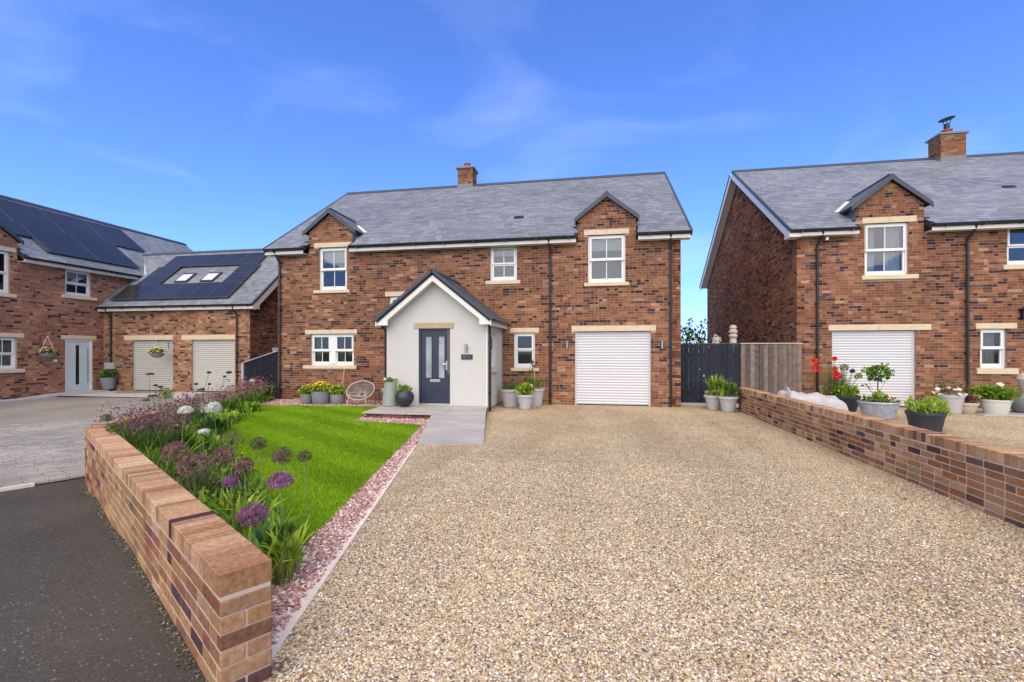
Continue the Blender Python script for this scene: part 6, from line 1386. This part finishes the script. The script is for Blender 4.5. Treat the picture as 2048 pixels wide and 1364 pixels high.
clump('yellow green leaves at the middle lawn edge', (-6.273, 6.472), 0.22, G_LIME + G_MID, 120, 0.26, 0.07, 0)
clump('feathery green clump along the middle of the wall', (-5.492, 4.936), 0.30, G_MID + G_LIME, 220, 0.40, 0.012, 0)
clump('broad leaved green clump inside the middle of the wall', (-4.510, 4.373), 0.2, G_MID, 90, 0.34, 0.055, 0)
clump('wispy pale grasses beneath the burgundy allium', (-4.128, 4.179), 0.24, G_OLIVE + [(0.30, 0.27, 0.16)], 150, 0.42, 0.008, 0)
clump('green strap leaves behind the coping below the mauve allium', (-3.006, 3.383), 0.14, G_MID + G_LIME, 60, 0.40, 0.045, 0)
clump('bright strap leaves beneath the small purple allium', (-2.752, 3.276), 0.13, G_LIME + G_MID, 60, 0.40, 0.045, 0)
clump('broad blue green leaves under the nearest purple allium', (-2.380, 3.029), 0.10, G_MID + [(0.10, 0.20, 0.10)], 40, 0.36, 0.06, 0)
clump('arching yellow green leaves spilling at the end of the wall', (-2.094, 2.887), 0.09, G_LIME, 50, 0.34, 0.032, 0)
clump('thin grassy tuft at the pink gravel corner of the bed', (-2.030, 2.725), 0.09, G_LIME + G_OLIVE, 45, 0.30, 0.010, 0)
# low ground cover fills the bed between the larger plants
m = MB(); bx = np.array(BED); cnt = 0
while cnt < 900:
    x, y = rnd(bx[:, 0].min(), bx[:, 0].max()), rnd(bx[:, 1].min(), bx[:, 1].max())
    if not inside(BED, np.array([x]), np.array([y]))[0]: continue
    if y < 3.2 and x > -2.0 and y < 2.5: continue
    straps(m, (x, y, 0.01), 5, 0.20, 0.022, 0.8, G_MID + G_DARK + G_LIME[:1], 0.06, 3); cnt += 1
for k in range(60):
    while True:
        x, y = rnd(bx[:, 0].min(), bx[:, 0].max()), rnd(bx[:, 1].min(), bx[:, 1].max())
        if inside(BED, np.array([x]), np.array([y]))[0] and y > 3.3: break
    leafball(m, (x, y, 0.08), (0.16, 0.16, 0.09), 40, 0.05, G_MID + G_LIME + G_DARK, 0.2, 0.4)
gc = m.build('ground_cover', LF); gc['kind'] = 'stuff'; tag(gc, 'low mixed green foliage filling the flower bed', 'ground cover')

# dead leaves and dark bits lying on the gravel
m = MB()
for _ in range(70):
    x, y = (rnd(4.3, 6.6), rnd(5.2, 7.6)) if random.random() < 0.6 else (rnd(-1.0, 3.4), rnd(2.5, 12.5))
    a = rnd(0, 6.28); s_ = rnd(0.012, 0.028); e = Vector((math.cos(a), math.sin(a), 0)) * s_; e2 = Vector((-e.y, e.x, 0)) * 0.45; p = Vector((x, y, 0.016)); up = Vector((0, 0, rnd(0.003, 0.012)))
    m.add([p - e, p + e2 + up, p + e, p - e2 + up * 0.4], [(0, 1, 2), (0, 2, 3)], jit(random.choice([(0.09, 0.06, 0.035), (0.06, 0.045, 0.03), (0.16, 0.10, 0.05)])))
dl_ = m.build('dead_leaves', LF); dl_['kind'] = 'stuff'; tag(dl_, 'scattered small dead leaves lying on the gravel', 'leaves')
